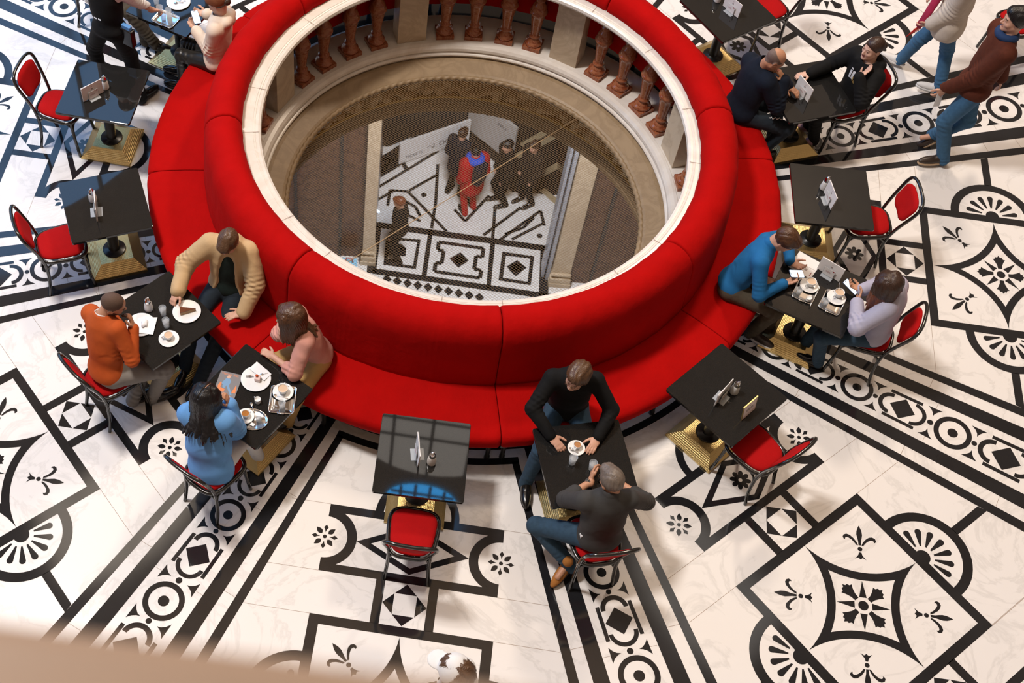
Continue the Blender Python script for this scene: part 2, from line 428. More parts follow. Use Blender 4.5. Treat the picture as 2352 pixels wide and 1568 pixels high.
for k in range(8):
    a = R(17.8+45*k)
    p = MB(); M3 = Matrix.Rotation(a, 3, 'Z')
    p.box((2.15*math.cos(a), 2.15*math.sin(a), .515), (.20, .305, .77), a)
    p.box((2.15*math.cos(a), 2.15*math.sin(a), .89), (.23, .33, .03), a)
    p.build('pillar', PIER, bal, bevel=.004)
    for d in (9.9, 18.1, 26.9, 35.1):
        aa = R(17.8+45*k+d)
        o = balu().build('baluster', REDM, bal) if proto is None else proto.copy()
        if proto is None: proto = o
        else: COL.objects.link(o)
        o.location = (2.135*math.cos(aa), 2.135*math.sin(aa), .13); o.rotation_euler = (0, 0, aa)
# stone throat below the balustrade
b = MB()
b.lathe([(1.96, -.02), (1.94, -.012), (1.90, -.018), (1.76, -.062), (1.735, -.075)], 160, sm=False, cap=False)
tag(b.build('wall_opening', BEIGE), 'sloping beige stone ledge inside the round opening', 'wall', kind='structure')
b = MB()
pts, n = [], 900
for j in range(8):
    ph = 2*PI*j/8; vs = []
rope = MB(); NS, NR = 1400, 10; vs = []; fs = []
for i in range(NS):
    a = 2*PI*i/NS
    for j in range(NR):
        t = 2*PI*j/NR; tw = 132*a
        rr = .030*(1+.13*math.cos(2*(t)-tw) + .10*math.cos(4*t-2*tw)*0)
        r = 1.722+rr*math.cos(t)*.9; z = -.098+rr*math.sin(t)
        vs.append((r*math.cos(a), r*math.sin(a), z))
for i in range(NS):
    for j in range(NR):
        fs.append((i*NR+j, ((i+1) % NS)*NR+j, ((i+1) % NS)*NR+(j+1) % NR, i*NR+(j+1) % NR))
tag(obj_np('trim_1', vs, fs, BEIGE), 'carved rope moulding edging the stone ledge', 'moulding', kind='structure')
# carved frieze: relief on a drum
rs = random.Random(3)
NA, NZ = 1500, 70; A = np.linspace(0, 2*PI, NA, endpoint=False); Zs = np.linspace(-.13, -.635, NZ)
AA, ZZ = np.meshgrid(A, Zs, indexing='ij')
def relief(a, z):
    u = a*2.0/.30; v = (z+.38)/.25; h = np.zeros_like(a)
    for k in range(4):
        f1, f2, p1, p2 = rs.uniform(.8, 3.4), rs.uniform(.8, 3.0), rs.uniform(0, 6), rs.uniform(0, 6)
        f1 = round(f1*6.66667)/6.66667
        h += np.abs(np.sin(u*f1*2+1.7*np.sin(v*f2*2+p1)+p2)*np.cos(v*f2*2.3+p1+1.3*np.sin(u*f1+p2)))
    h = h/4
    return np.clip((h-.22)*3.4, 0, 1)
Hh = relief(AA, ZZ)*.12
env = np.clip((ZZ+.635)/.05, 0, 1)*np.clip((-.13-ZZ)/.03, 0, 1)
RR = 2.06-Hh*env - .10*np.clip((ZZ+.24)/.11, 0, 1)**2
V = np.stack([RR*np.cos(AA), RR*np.sin(AA), ZZ], -1).reshape(-1, 3)
I, J = np.meshgrid(np.arange(NA), np.arange(NZ-1), indexing='ij'); I2 = (I+1) % NA
F_ = np.stack([I*NZ+J, I*NZ+J+1, I2*NZ+J+1, I2*NZ+J], -1).reshape(-1, 4)
tag(obj_np('trim_2', V, F_, CARVE), 'carved foliage frieze below the rope moulding', 'frieze', kind='structure')
b = MB()
b.lathe([(2.08, -.63), (1.985, -.632), (1.98, -.655), (2.0, -.665)], 160, sm=False, cap=False, m=1)
b.lathe([(2.0, -.665), (1.99, -.69), (1.985, -.70), (1.975, -.70), (1.972, -.735), (1.962, -.738), (1.958, -.775), (1.949, -.778), (1.945, -.825), (1.96, -.83), (2.1, -.84), (9, -.85)], 160, sm=False, cap=False, m=0)
tag(b.build('trim_3', [BEIGE, GOLDL]), 'stepped stone cornice with a gilded fillet under the frieze', 'moulding', kind='structure')
b = MB(); b.lathe([(2.46, -.001), (9, -.3)], 64, sm=False, cap=False)
# net
NETM = mat('cream net cord', (.50, .35, .20, 1), .7)
net = thing('safety_net', 'cream diamond mesh net stretched across the round opening', 'net', (0, 0, -.10))
b = MB(); sp = .0245; rad = 1.70; w = .0010
for d in (R(38), R(-38)):
    cd, sd = math.cos(d), math.sin(d); n = int(rad/sp)
    for i in range(-n, n+1):
        o = i*sp; h = math.sqrt(max(0, rad*rad-o*o))
        if h < .03: continue
        P0 = (cd*-h-sd*o, sd*-h+cd*o, 0); P1 = (cd*h-sd*o, sd*h+cd*o, 0)
        nx, ny = -sd*w, cd*w
        vs = []
        for P in (P0, P1): vs += [(P[0]+nx, P[1]+ny, -.001), (P[0]-nx, P[1]-ny, -.001), (P[0], P[1], .0018)]
        b.add(vs, [(0, 3, 4, 1), (1, 4, 5, 2), (2, 5, 3, 0)])
b.build('mesh_net', NETM, net)
b = MB(); b.tube([(1.12, 1.27, .004), (-1.33, -1.05, .004)], .005, 6); b.build('support_cable', NETM, net)

# ---------------------------------------------------------------- curved bench round the balustrade
BP = [(2.06, 1.024), (2.055, 1.07), (2.068, 1.12), (2.105, 1.175), (2.16, 1.203), (2.215, 1.207), (2.27, 1.195), (2.33, 1.16), (2.375, 1.10), (2.395, 1.02), (2.402, .92), (2.410, .80), (2.418, .66), (2.428, .53), (2.43, .47), (2.40, .45), (2.235, .45), (2.225, 1.024)]
SP = [(2.36, .36), (2.36, .47), (2.40, .485), (2.46, .492), (2.60, .497), (2.76, .494), (2.86, .488), (2.915, .476), (2.942, .455), (2.952, .425), (2.950, .375), (2.940, .345), (2.90, .335), (2.40, .335)]
def sweep(prof, a0, a1, n, puff, seed, wob=.0):
    rr = random.Random(seed); cx = sum(p[0] for p in prof)/len(prof); cz = sum(p[1] for p in prof)/len(prof)
    vs = []; fs = []; K = len(prof); ang = []
    ins = [(0, .90), (.10, .955), (.28, .985), (.6, 1.0)]
    for d, s in ins: ang.append((a0+R(d), s))
    m = n
    for i in range(m+1): ang.append((a0+R(.9)+(a1-a0-R(1.8))*i/m, 1.0))
    for d, s in ins[::-1]: ang.append((a1-R(d), s))
    ph = [rr.uniform(0, 6) for _ in range(6)]
    for a, s in ang:
        u = (a-a0)/(a1-a0)
        bul = 1+puff*(1-(2*u-1)**6)
        for r, z in prof:
            wv = wob*(math.sin(a*37+ph[0]+z*5)*.5+math.sin(a*61+ph[1]+r*9)*.3+math.sin(a*113+ph[2]+z*14)*.2)+(.0016*max(0, math.sin(a*19+ph[3])-.35)*math.sin(a*330+r*25+ph[4]) if wob else 0)
            R_ = cx+(r-cx)*s*bul+wv; Z_ = cz+(z-cz)*s*bul+wv*.6
            vs.append((R_*math.cos(a)-.03, R_*math.sin(a), Z_))
    for i in range(len(ang)-1):
        for j in range(K): fs.append((i*K+j, (i+1)*K+j, (i+1)*K+(j+1) % K, i*K+(j+1) % K))
    b = MB(); b.add(vs, fs, 0, True)
    b.f.append(list(range(K))); b.m.append(0); b.s.append(False)
    o = len(b.v)-K; b.f.append([o+j for j in range(K)][::-1]); b.m.append(0); b.s.append(False)
    return b
SEAMS = [-82.6+45*i for i in range(8)]
BL = ['red velvet bench section directly below the opening, right of the table with the blue window reflection',
      'red velvet bench section at lower right, beside the table with the reserved sign',
      'red velvet bench section at the right, behind the man in the blue sweater',
      'red velvet bench section at upper right, behind the bald man in navy',
      'red velvet bench section at the far side of the opening, right half',
      'red velvet bench section at the far side of the opening, left half',
      'red velvet bench section at upper left, behind the woman in the cream hoodie',
      'red velvet bench section at lower left, behind the man in the tan jacket']
BL = {0: 'red velvet bench section on which the man in black sits with his espresso',
      1: 'red velvet bench section where the man in the blue sweater sits with his phone',
      2: 'red velvet bench section at the far right, under the bald man in navy',
      3: 'red velvet bench section at the back, right of the far marble pillars',
      4: 'red velvet bench section at the very back, seen only between the balusters',
      5: 'red velvet bench section on which the woman in the cream hoodie sits',
      6: 'red velvet bench section on the left beside the two empty tables',
      7: 'red velvet bench section where the man in the tan jacket and woman in pink sit'}
LABELK = {0: 0, 1: 1, 2: 2, 3: 3, 4: 4, 5: 5, 6: 6, 7: 7}
for k in range(8):
    a0 = R(SEAMS[k]); a1 = R(SEAMS[k]+45); am = (a0+a1)/2
    t = thing('curved_bench', BL[k], 'bench', (0, 0, 0), 0, 'sections of the round red bench')
    sweep(BP, a0+R(.05), a1-R(.05), 130, .0, 10+k, .004).build('backrest', VELVET, t)
    sweep(SP, a0+R(.05), a1-R(.05), 130, .0, 30+k, .003).build('seat_cushion', VELVET, t)
    b = MB()
    for (r0, r1, z0, z1) in ((2.62, 2.90, .27, .334),):
        P = [(r0, z0), (r1, z0), (r1, z1), (r0, z1), (r0, z0)]
        b.lathe(P, 24, c=(-.03, 0, 0), a0=a0+R(.3), a1=a1-R(.3), sm=False)
    b.build('base_rail', DARKMET, t)
    for d in (1.3, 15, 30, 43.7):
        a = a0+R(d); l = MB()
        l.lathe([(.028, .27), (.030, .24), (.022, .15), (.018, .05), (.024, .04), (.026, .0)], 8, c=(2.84*math.cos(a)-.03, 2.84*math.sin(a), 0))
        l.build('leg', DARKMET, t)
# ---------------------------------------------------------------- cafe tables
def make_table(label):
    t = thing('cafe_table', label, 'table', group='black cafe tables round the bench')
    def rsq(h, r, n=5):
        o = []
        for cx, cy, a in ((h-r, h-r, 0), (r-h, h-r, PI/2), (r-h, r-h, PI), (h-r, r-h, 1.5*PI)): o += arc(cx, cy, r, a, a+PI/2, n)
        return o
    b = MB(); b.prism(rsq(.353, .018), .703, .727); b.prism(rsq(.351, .016), .727, .730); b.prism(rsq(.20, .02), .685, .703)
    b.build('table_top', GRANITE, t, bevel=.002)
    b = MB(); b.lathe([(.105, .104), (.105, .112), (.10, .116), (.052, .118), (.0485, .125), (.0485, .66), (.09, .685)], 28); b.build('column', DARKMET, t)
    b = MB(); B0, B1 = .245, .148
    q = lambda h, z: [(-h, -h, z), (h, -h, z), (h, h, z), (-h, h, z)]
    vs = q(B0-.01, .0)+q(B0, .004)+q(B0, .02)+q(B1, .105)
    fs = [(0, 3, 2, 1)]+[(i*4+j, i*4+(j+1) % 4, i*4+4+(j+1) % 4, i*4+4+j) for i in range(3) for j in range(4)]+[(12, 13, 14, 15)]
    b.add(vs, fs); b.build('pyramid_base', BRASS, t)
    return t
TABS = [((-2.517, -2.167), -43.5, 'black cafe table with chocolate cake, between the men in orange and tan'),
        ((-1.689, -2.834), -33.3, 'black cafe table with the magazine and oval tray, between the women in pink and blue'),
        ((-3.462, .340), -6.2, 'black cafe table at left with a pale menu, waiter standing behind it'),
        ((-3.191, -1.009), 21, 'empty black cafe table at left whose menu stands edge-on beside the shaker'),
        ((-.297, -3.274), -3, 'black cafe table at bottom centre with an empty red chair pulled up to it'),
        ((.98, -3.21), 12.3, 'black cafe table with espresso between the two men in dark sweaters'),
        ((2.146, -2.469), 45.2, 'black cafe table with the gold framed reserved sign'),
        ((3.008, -1.35), -25.1, 'black cafe table with two rectangular silver trays between the phone users at right'),
        ((3.277, -.25), -2, 'black cafe table at right with a bluish menu and one empty chair'),
        ((3.21, 1.068), 18.8, 'black cafe table between the bald man and the woman in the black hoodie'),
        ((2.533, 2.137), 34.1, 'black cafe table cut by the top edge, upper right of the bench'),
        ((-2.98, 1.60), -24.6, 'black cafe table at top left being cleared by the waiter')]
t0 = make_table(TABS[0][2])
for i, (p, a, l) in enumerate(TABS):
    if i == 0: t0.location = (*p, 0); t0.rotation_euler = (0, 0, R(a))
    else: dup(t0, (*p, 0), R(a), l)
# ---------------------------------------------------------------- bentwood chairs (forward = +y)
def make_chair(label):
    t = thing('bentwood_chair', label, 'chair', group='red upholstered bentwood chairs')
    def sw(y): return .168+.035*((y+.20)/.40)
    def outline(g, n=40):
        o = []
        for i in range(n):
            a = 2*PI*i/n; ca, sa = math.cos(a), math.sin(a); e = 2/3.6
            x = abs(ca)**e*math.copysign(1, ca); y = abs(sa)**e*math.copysign(1, sa)
            yy = y*(.205+g)-.0; o.append((x*(sw(yy)+g), yy))
        return o
    b = MB()
    lv = [(-.02, .452), (-.004, .462), (0, .472), (-.006, .486), (-.025, .495), (-.06, .500), (-.12, .502)]
    vs = []; n = 40
    for g, z in lv: vs += [(x, y, z) for x, y in outline(g-.010, n)]
    fs = [(i*n+j, i*n+(j+1) % n, (i+1)*n+(j+1) % n, (i+1)*n+j) for i in range(len(lv)-1) for j in range(n)]
    b.add(vs, fs, 0, True); o = (len(lv)-1)*n; b.f.append([o+j for j in range(n)]); b.m.append(0); b.s.append(True)
    b.build('seat_pad', CHRED, t)
    b = MB(); b.tube([(x, y, .449) for x, y in outline(.006, 40)], .0155, 8, closed=True, flat=1.35); b.build('seat_rim', BENTW, t)
    # bent hoop: rear legs and back in one piece
    H = []
    half = [(.172, -.205, 0), (.168, -.178, .12), (.160, -.165, .27), (.160, -.168, .42), (.168, -.190, .53), (.182, -.222, .64), (.196, -.258, .74), (.203, -.282, .81), (.196, -.300, .862), (.170, -.314, .893), (.125, -.326, .905), (.06, -.333, .910)]
    def smooth(P, it=2):
        for _ in range(it):
            Q = [P[0]]
            for a, c in zip(P, P[1:]): Q += [tuple(.75*a[i]+.25*c[i] for i in range(3)), tuple(.25*a[i]+.75*c[i] for i in range(3))]
            P = Q+[P[-1]]
        return P
    pts = smooth(half+[(-x, y, z) for x, y, z in half[::-1]])
    b = MB(); b.tube(pts, .0155, 8); b.build('hoop_back', BENTW, t)
    # upholstered back panel
    b = MB(); NU, NVv = 15, 15; vs = []; fs = []
    def bp(u, v, d):
        z = .615+.25*v; hw = (.150+.022*v) * (1-.5*abs(2*v-1)**5*.5)
        e = .93; x = u*hw
        y = -.212-.30*(z-.615)*1.18+.0-.012*(1-u*u)
        return (x, y-.0+d, z)
    edge = lambda u, v: min(1, (1-abs(u)**6)*(1-abs(2*v-1)**6)*1.3)
    for s in (1, -1):
        for i in range(NVv+1):
            for j in range(NU+1):
                u, v = -1+2*j/NU, i/NVv
                # rounded corners
                m_ = max(0, abs(2*v-1)-.55)/.45; uu = u*(1-.30*m_**2.2)
                vs.append(bp(uu, v, s*(.004+.016*edge(u, v))))
    M = (NU+1)*(NVv+1)
    for s in (0, 1):
        for i in range(NVv):
            for j in range(NU):
                q = [s*M+i*(NU+1)+j, s*M+i*(NU+1)+j+1, s*M+(i+1)*(NU+1)+j+1, s*M+(i+1)*(NU+1)+j]
                fs.append(q if s else q[::-1])
    br = [i*(NU+1)+j for i, j in [(0, j) for j in range(NU)]+[(i, NU) for i in range(NVv)]+[(NVv, NU-j) for j in range(NU)]+[(NVv-i, 0) for i in range(NVv)]]
    for a_, c_ in zip(br, br[1:]+br[:1]): fs.append([a_, c_, c_+M, a_+M])
    b.add(vs, fs, 0, True); b.build('back_pad', CHRED, t)
    for s in (1, -1):
        b = MB(); b.tube(smooth([(s*.160, .165, .445), (s*.168, .172, .30), (s*.176, .190, .12), (s*.182, .205, 0)], 2), [.017]*4+[.016]*5+[.013]*5 if False else .0155, 8); b.build('front_leg', BENTW, t)
        b = MB(); b.tube(smooth([(s*.166, .182, .27), (s*.166, .168, .385), (s*.172, .10, .428), (s*.168, .0, .434), (s*.166, -.08, .428), (s*.162, -.155, .385), (s*.160, -.168, .27)], 2), .010, 6); b.build('brace', BENTW, t)
    b = MB(); b.tube(smooth([(.168, .180, .28), (.155, .178, .39), (.08, .185, .432), (-.08, .185, .432), (-.155, .178, .39), (-.168, .180, .28)], 2), .010, 6); b.build('brace', BENTW, t)
    b = MB(); b.tube(smooth([(.160, -.166, .28), (.145, -.17, .385), (.08, -.19, .43), (-.08, -.19, .43), (-.145, -.17, .385), (-.160, -.166, .28)], 2), .010, 6); b.build('brace', BENTW, t)
    return t
CH = [((-.328, -3.80), 85, 'empty red bentwood chair at bottom centre seen from behind'),
      ((-3.91, .37), -11, 'empty red bentwood chair at the waiter\'s left table with the pale menu'),
      ((-3.577, -1.269), 23.5, 'empty red bentwood chair at the left table whose menu stands edge-on'),
      ((-2.887, -2.591), 45.3, 'red bentwood chair under the man in the orange sweater'),
      ((-1.93, -3.365), 57, 'red bentwood chair under the woman in the blue sweater'),
      ((1.085, -3.73), 102.7, 'red bentwood chair under the grey-haired man in the dark grey sweater'),
      ((2.43, -2.81), 131.6, 'empty red bentwood chair at the table with the reserved sign'),
      ((3.514, -1.562), 160, 'red bentwood chair under the woman in the lilac sweater'),
      ((3.69, -.281), 182, 'empty red bentwood chair at the far right table with a bluish menu'),
      ((3.67, 1.194), 199, 'red bentwood chair under the woman in the black hoodie'),
      ((3.03, 2.50), 208, 'empty red bentwood chair at the table cut by the top edge'),
      ((5.72, 2.62), 205, 'bentwood chair behind the walkers, only a black leg showing at top right')]
c0 = make_chair(CH[0][2])
for i, (p, a, l) in enumerate(CH):
    if i == 0: c0.location = (*p, 0); c0.rotation_euler = (0, 0, R(a-90))
    else: dup(c0, (*p, 0), R(a-90), l)

# ---------------------------------------------------------------- things on the tables
ZT = .7302
def solid(name, prof, m, parent, c=(0, 0, 0), n=28):
    b = MB(); b.lathe(prof, n, c=c); return b.build(name, m, parent)
def shaker(label, x, y):
    t = thing('sugar_shaker', label, 'sugar shaker', (x, y, ZT), 0, 'sugar shakers on the tables')
    solid('shaker_body', [(.030, 0), (.036, .003), (.037, .010), (.035, .05), (.030, .085), (.026, .10)], FROST, t)
    solid('chrome_cap', [(.0275, .098), (.028, .108), (.024, .125), (.017, .142), (.009, .152), (.004, .156)], CHROME, t)
    b = MB(); b.tube([(.005, 0, .150), (.010, 0, .164)], .0035, 6); b.build('spout', CHROME, t)
    return t
LOGO = mat('dark red print', (.25, .01, .015, 1), .5); GREYP = mat('grey print', (.35, .30, .29, 1), .6)
ORG = mat('orange print', (.70, .22, .07, 1), .5); BLK = mat('black print', (.02, .02, .02, 1), .6)
def menu_set(label1, label2, x, y, a, w=.218, h=.16, lean=6, tilt2=0, pages=2, base=True):
    """acrylic stand at (x,y) whose card faces local -y, with menus clamped in it"""
    st = thing('menu_stand', label1, 'stand', (x, y, ZT), a, 'acrylic menu stands')
    b = MB(); b.box((0, 0, .0018), (.105, .105, .0035)); b.box((0, -.012, .045), (.105, .003, .085)); b.box((0, .014, .04), (.105, .003, .078)); b.build('acrylic_holder', ACRYL, st)
    b = MB(); b.box((0, -.0155, .052), (.098, .0012, .088)); b.build('insert_card', PAPER, st)
    b = MB(); b.box((.036, -.0165, .085), (.012, .0006, .014)); b.box((-.01, -.0165, .05), (.05, .0006, .002)); b.box((-.01, -.0165, .06), (.04, .0006, .002)); b.build('print', [LOGO], st)
    mn = thing('menu', label2, 'menu', (x, y, ZT+.0045), a, 'menus standing on the tables')
    for i in range(pages):
        b = MB(); q = R(-1.5+3.0*i); M = Matrix.Rotation(q, 3, 'Z') @ Matrix.Rotation(R(-lean*.3+i*2-1), 3, 'X')
        b.box(M @ Vector((0, .0035*i-.002, h/2)), (w, .0042, h), M=M); b.build('booklet', PAPER, mn)
    M = Matrix.Rotation(R(-1.5), 3, 'Z') @ Matrix.Rotation(R(-lean*.3-1), 3, 'X'); b = MB()
    b.box(M @ Vector((.0, -.0047, h*.86)), (.007, .0008, h*.16), M=M); b.box(M @ Vector((.0, -.0047, h*.64)), (.018, .0008, .016), M=M, m=1)
    b.build('cover_print', [LOGO, GREYP], mn)
    return st, mn
def plate(name, label, cat, x, y, r=.12, group=None, z=ZT, parent=None):
    t = thing(name, label, cat, (x, y, z), 0, group)
    solid('dish', [(r*.55, 0), (r*.58, .003), (r*.97, .011), (r, .0125), (r*.985, .0145), (r*.93, .0135), (r*.62, .006), (.0, .005)], PORC, t, n=48)
    return t
def cup(label, x, y, z, r=.034, h=.05, fill=COFFEE, a=0.0, group=None, flipped=False):
    t = thing('coffee_cup', label, 'cup', (x, y, z), a, group)
    b = MB(); b.lathe([(0, .002), (r*.55, .0), (r*.62, .004), (r*.80, h*.25), (r*.96, h*.65), (r, h), (r*.96, h+.0008), (r*.91, h*.65), (r*.75, h*.28), (.0, .006)], 32)
    b.build('cup_body', PORC, t)
    b = MB(); b.tube([(r*.9, 0, h*.82), (r*1.3, 0, h*.86), (r*1.55, 0, h*.6), (r*1.35, 0, h*.3), (r*.82, 0, h*.28)], .0038, 6, flat=1.4); b.build('handle', PORC, t)
    if fill:
        b = MB(); b.lathe([(r*.95, h*.82), (0, h*.82)], 28, cap=False); b.build('coffee', fill, t)
    return t
def tumbler(label, x, y, z=ZT, r=.031, h=.10, fill=.8, group='water glasses'):
    t = thing('water_glass', label, 'glass', (x, y, z), 0, group)
    solid('glass_body', [(0, 0), (r*.72, 0), (r*.74, .004), (r, h), (r*.94, h), (r*.69, .012), (0, .010)], GLASS, t)
    if fill: solid('water', [(0, .0115), (r*.675, .0125), (r*(.69+.25*fill)-.001, h*fill), (0, h*fill)], WATER, t)
    return t
def spoon(label, p, q, z, cat='spoon', zz=None):
    t = thing(cat if cat == 'fork' else 'teaspoon', label, cat, (p[0], p[1], z), math.atan2(q[1]-p[1], q[0]-p[0]))
    L = math.hypot(q[0]-p[0], q[1]-p[1]); dz = (zz or 0)
    b = MB()
    if cat == 'fork':
        b.box((.028, 0, .003), (.022, .016, .002))
        for i in range(4): b.box((.008, -.006+.004*i, .003), (.026, .0022, .002))
    else: b.lathe([(0, -.004), (.6, -.003), (1, 0), (.9, .001), (0, -.001)], 16, c=(.016, 0, .004), M=Matrix.Diagonal((.019, .012, 1)))
    b.build('bowl' if cat != 'fork' else 'tines', CHROME, t)
    b = MB(); b.tube([(.03, 0, .003), (L*.5, 0, .006+dz*.5), (L*.85, 0, .004+dz*.85), (L, 0, .003+dz)], [.0022, .0022, .0035, .004], 6); b.build('handle', CHROME, t)
    return t
def rtray(label, x, y, a, w, l, group='rectangular silver trays'):
    t = thing('serving_tray', label, 'tray', (x, y, ZT), a, group)
    def rr(h, k, r, n=5):
        o = []
        for cx, cy, b0 in ((h-r, k-r, 0), (r-h, k-r, PI/2), (r-h, r-k, PI), (h-r, r-k, 1.5*PI)): o += arc(cx, cy, r, b0, b0+PI/2, n)
        return o
    b = MB(); rings = [(.0, .001), (-.022, .001), (-.018, .004), (-.006, .013), (.0, .0145), (.002, .013), (-.004, .010), (-.016, .0)]
    rings = [(-.05, .0025), (-.020, .0025), (-.012, .008), (-.004, .014), (.0, .015), (.002, .013), (-.006, .006), (-.018, .0), (-.05, .0)]
    vs = []; n = None
    for g, z in rings:
        P = rr(w/2+g, l/2+g, max(.006, .028+g)); n = len(P); vs += [(p[0], p[1], z) for p in P]
    fs = [(i*n+j, i*n+(j+1) % n, (i+1)*n+(j+1) % n, (i+1)*n+j) for i in range(len(rings)-1) for j in range(n)]
    b.add(vs, [f[::-1] for f in fs], 0, True); b.f.append(list(range(n))); b.m.append(0); b.s.append(False)
    o = (len(rings)-1)*n; b.f.append([o+j for j in range(n)][::-1]); b.m.append(0); b.s.append(False)
    b.build('tray_body', CHROME, t)
    for s in (1, -1):
        h = MB(); h.tube([(-.03, s*(l/2-.004), .013), (-.022, s*(l/2+.008), .017), (.022, s*(l/2+.008), .017), (.03, s*(l/2-.004), .013)], .0035, 6); h.build('handle', CHROME, t)
    return t
def card(name, label, cat, pts, z, m, th=.002, group=None):
    cx = sum(p[0] for p in pts)/len(pts); cy = sum(p[1] for p in pts)/len(pts)
    b = MB(); b.prism([(p[0]-cx, p[1]-cy) for p in pts], 0, th); o = b.build(name, m); o.location = (cx, cy, z)
    return tag(o, label, cat, group)
# table with cakes
shaker('white sugar shaker with chrome cap between the orange man\'s plate and the water glasses', -2.631, -2.081)
tumbler('water glass beside the chocolate cake plate, behind the other glass', -2.502, -2.124)
tumbler('water glass between the other glass and the upturned cup on a saucer', -2.457, -2.242)
plate('plate', 'large white plate carrying the chocolate cake wedge', 'plate', -2.314, -2.083, .118, 'large white dinner plates')
ck = thing('cake_slice', 'wedge of chocolate cake lying on its side on the white plate', 'cake', (-2.314, -2.083, ZT+.0065), R(12))
b = MB(); W_ = [(-.055, -.03), (.075, .002), (-.055, .034)]
b.prism(W_, 0, .028); b.build('sponge', CAKEB, ck)
b = MB(); b.prism([(p[0]*1.01, p[1]*1.02) for p in W_], .0285, .034); b.build('icing', CAKE, ck)
plate('plate', 'white plate with a crumpled napkin, in front of the man in orange', 'plate', -2.667, -2.250, .118, 'large white dinner plates')
card('napkin', 'square white paper napkin under the orange man\'s wrist', 'napkin', [(-2.544, -2.168), (-2.552, -2.342), (-2.69, -2.338), (-2.70, -2.19)], ZT+.0152, NAPK, .0025)
ns = random.Random(5)
b = MB()
b.lathe([(.0, .0), (.03, .0), (.034, .012), (.022, .026), (.0, .03)], 14)
for i in range(len(b.v)): v = b.v[i]; k = 1+.22*math.sin(v[0]*140+v[1]*90)+.15*math.sin(v[1]*170); b.v[i] = (v[0]*k*.8, v[1]*k*1.3, v[2])
o = b.build('crumpled_napkin', NAPK); o.location = (-2.635, -2.235, ZT+.018); tag(o, 'crumpled white tissue on the orange man\'s plate', 'napkin')
plate('saucer', 'white saucer on the cake table bearing an upturned white cup', 'saucer', -2.418, -2.366, .084, 'white saucers')
cup('small white cup on the saucer beside the orange man\'s elbow', -2.420, -2.355, ZT+.0065, .037, .048, MILKC, R(200))
spoon('silver dessert fork in the tan-jacketed man\'s right hand', (-2.36, -1.985), (-2.40, -1.90), ZT+.03, 'fork')
# magazine table
mg = thing('magazine', 'grey magazine with orange title lying beside the woman in blue', 'magazine', (-1.888, -2.775, ZT), R(-10))
b = MB(); b.box((0, 0, .004), (.178, .26, .008)); b.build('pages', PAPER, mg)
b = MB(); b.box((0, 0, .0086), (.182, .264, .001)); b.build('cover', mat('grey magazine cover', (.20, .19, .195, 1), .35), mg)
text('title', 'Vienna, Intl.', .030, ORG, mg, (-.006, .112, .0092), ext=.0002)
b = MB(); z = .0093
for P, m in (([(-.03, .07), (.0, .075), (.018, .05), (.012, .01), (-.03, .0), (-.052, .02)], 0), ([(-.012, .012), (.012, .01), (.06, -.07), (.045, -.075)], 0), ([(-.04, .0), (-.01, .005), (-.012, -.02), (-.03, -.02)], 0),
             ([(-.075, -.01), (-.062, .03), (-.05, .02), (-.05, -.02), (-.01, -.03), (-.012, -.06), (-.06, -.06)], 1), ([(.062, .0), (.068, .03), (.078, .0), (.082, -.05), (.05, -.05)], 1),
             ([(-.012+.014*math.cos(i), .088+.016*math.sin(i)) for i in np.linspace(0, 6, 12)], 2), ([(-.07, -.075), (.05, -.08), (.07, -.10), (-.05, -.10)], 3)):
    b.poly([P], z, m); z += .0001
b.build('cover_picture', [mat('blue print', (.16, .30, .48, 1), .5), ORG, mat('skin print', (.6, .38, .28, 1), .5), GREYP], mg)
plate('plate', 'large white plate with the pale pink cake near the woman in pink', 'plate', -1.667, -2.685, .122, 'large white dinner plates')
card('napkin', 'white paper napkin sticking out from under the pink cake plate', 'napkin', [(-1.679, -2.523), (-1.548, -2.631), (-1.60, -2.70), (-1.732, -2.595)], ZT+.0150, NAPK, .0015)
ck = thing('cake_cube', 'small pale pink cake cube topped with an orange ball', 'cake', (-1.652, -2.690, ZT+.0064), R(-8))
b = MB(); b.box((0, 0, .020), (.046, .046, .038)); b.build('icing', PINKC, ck, bevel=.005)
solid('garnish', [(0, .038), (.010, .041), (.0125, .048), (.009, .056), (0, .059)], CHERRY, ck, (-.008, .008, 0), 16)
spoon('silver fork on the plate left of the pink cake', (-1.745, -2.670), (-1.69, -2.664), ZT+.012, 'fork')
spoon('silver teaspoon handle right of the pink cake', (-1.640, -2.652), (-1.575, -2.625), ZT+.013)
t = thing('milk_jug', 'tiny white milk jug between the magazine and the oval tray', 'jug', (-1.627, -2.896, ZT), R(150))
solid('jug_body', [(.022, 0), (.025, .01), (.026, .03), (.023, .042), (.025, .05), (.0235, .05), (.020, .042), (0, .03)], PORC, t); b = MB(); b.tube([(.02, 0, .045), (.034, 0, .052)], [.008, .004], 6); b.build('spout', PORC, t)
rtray('rectangular silver tray in front of the woman in pink', -1.434, -2.860, R(0), .205, .255)
plate('saucer', 'white saucer on the pink woman\'s rectangular tray', 'saucer', -1.437, -2.790, .084, 'white saucers', ZT+.003)
cup('white cup on the pink woman\'s rectangular tray', -1.438, -2.785, ZT+.0095, .042, .055, MILKC, R(80))
tumbler('short water glass with a tissue on the pink woman\'s tray', -1.430, -2.925, ZT+.003, .030, .075, .3)
spoon('silver teaspoon laid across the glass on the pink woman\'s tray', (-1.505, -2.868), (-1.385, -2.892), ZT+.080)
t = thing('serving_tray', 'oval silver tray with an espresso in front of the woman in blue', 'tray', (-1.656, -3.061, ZT), R(-9))
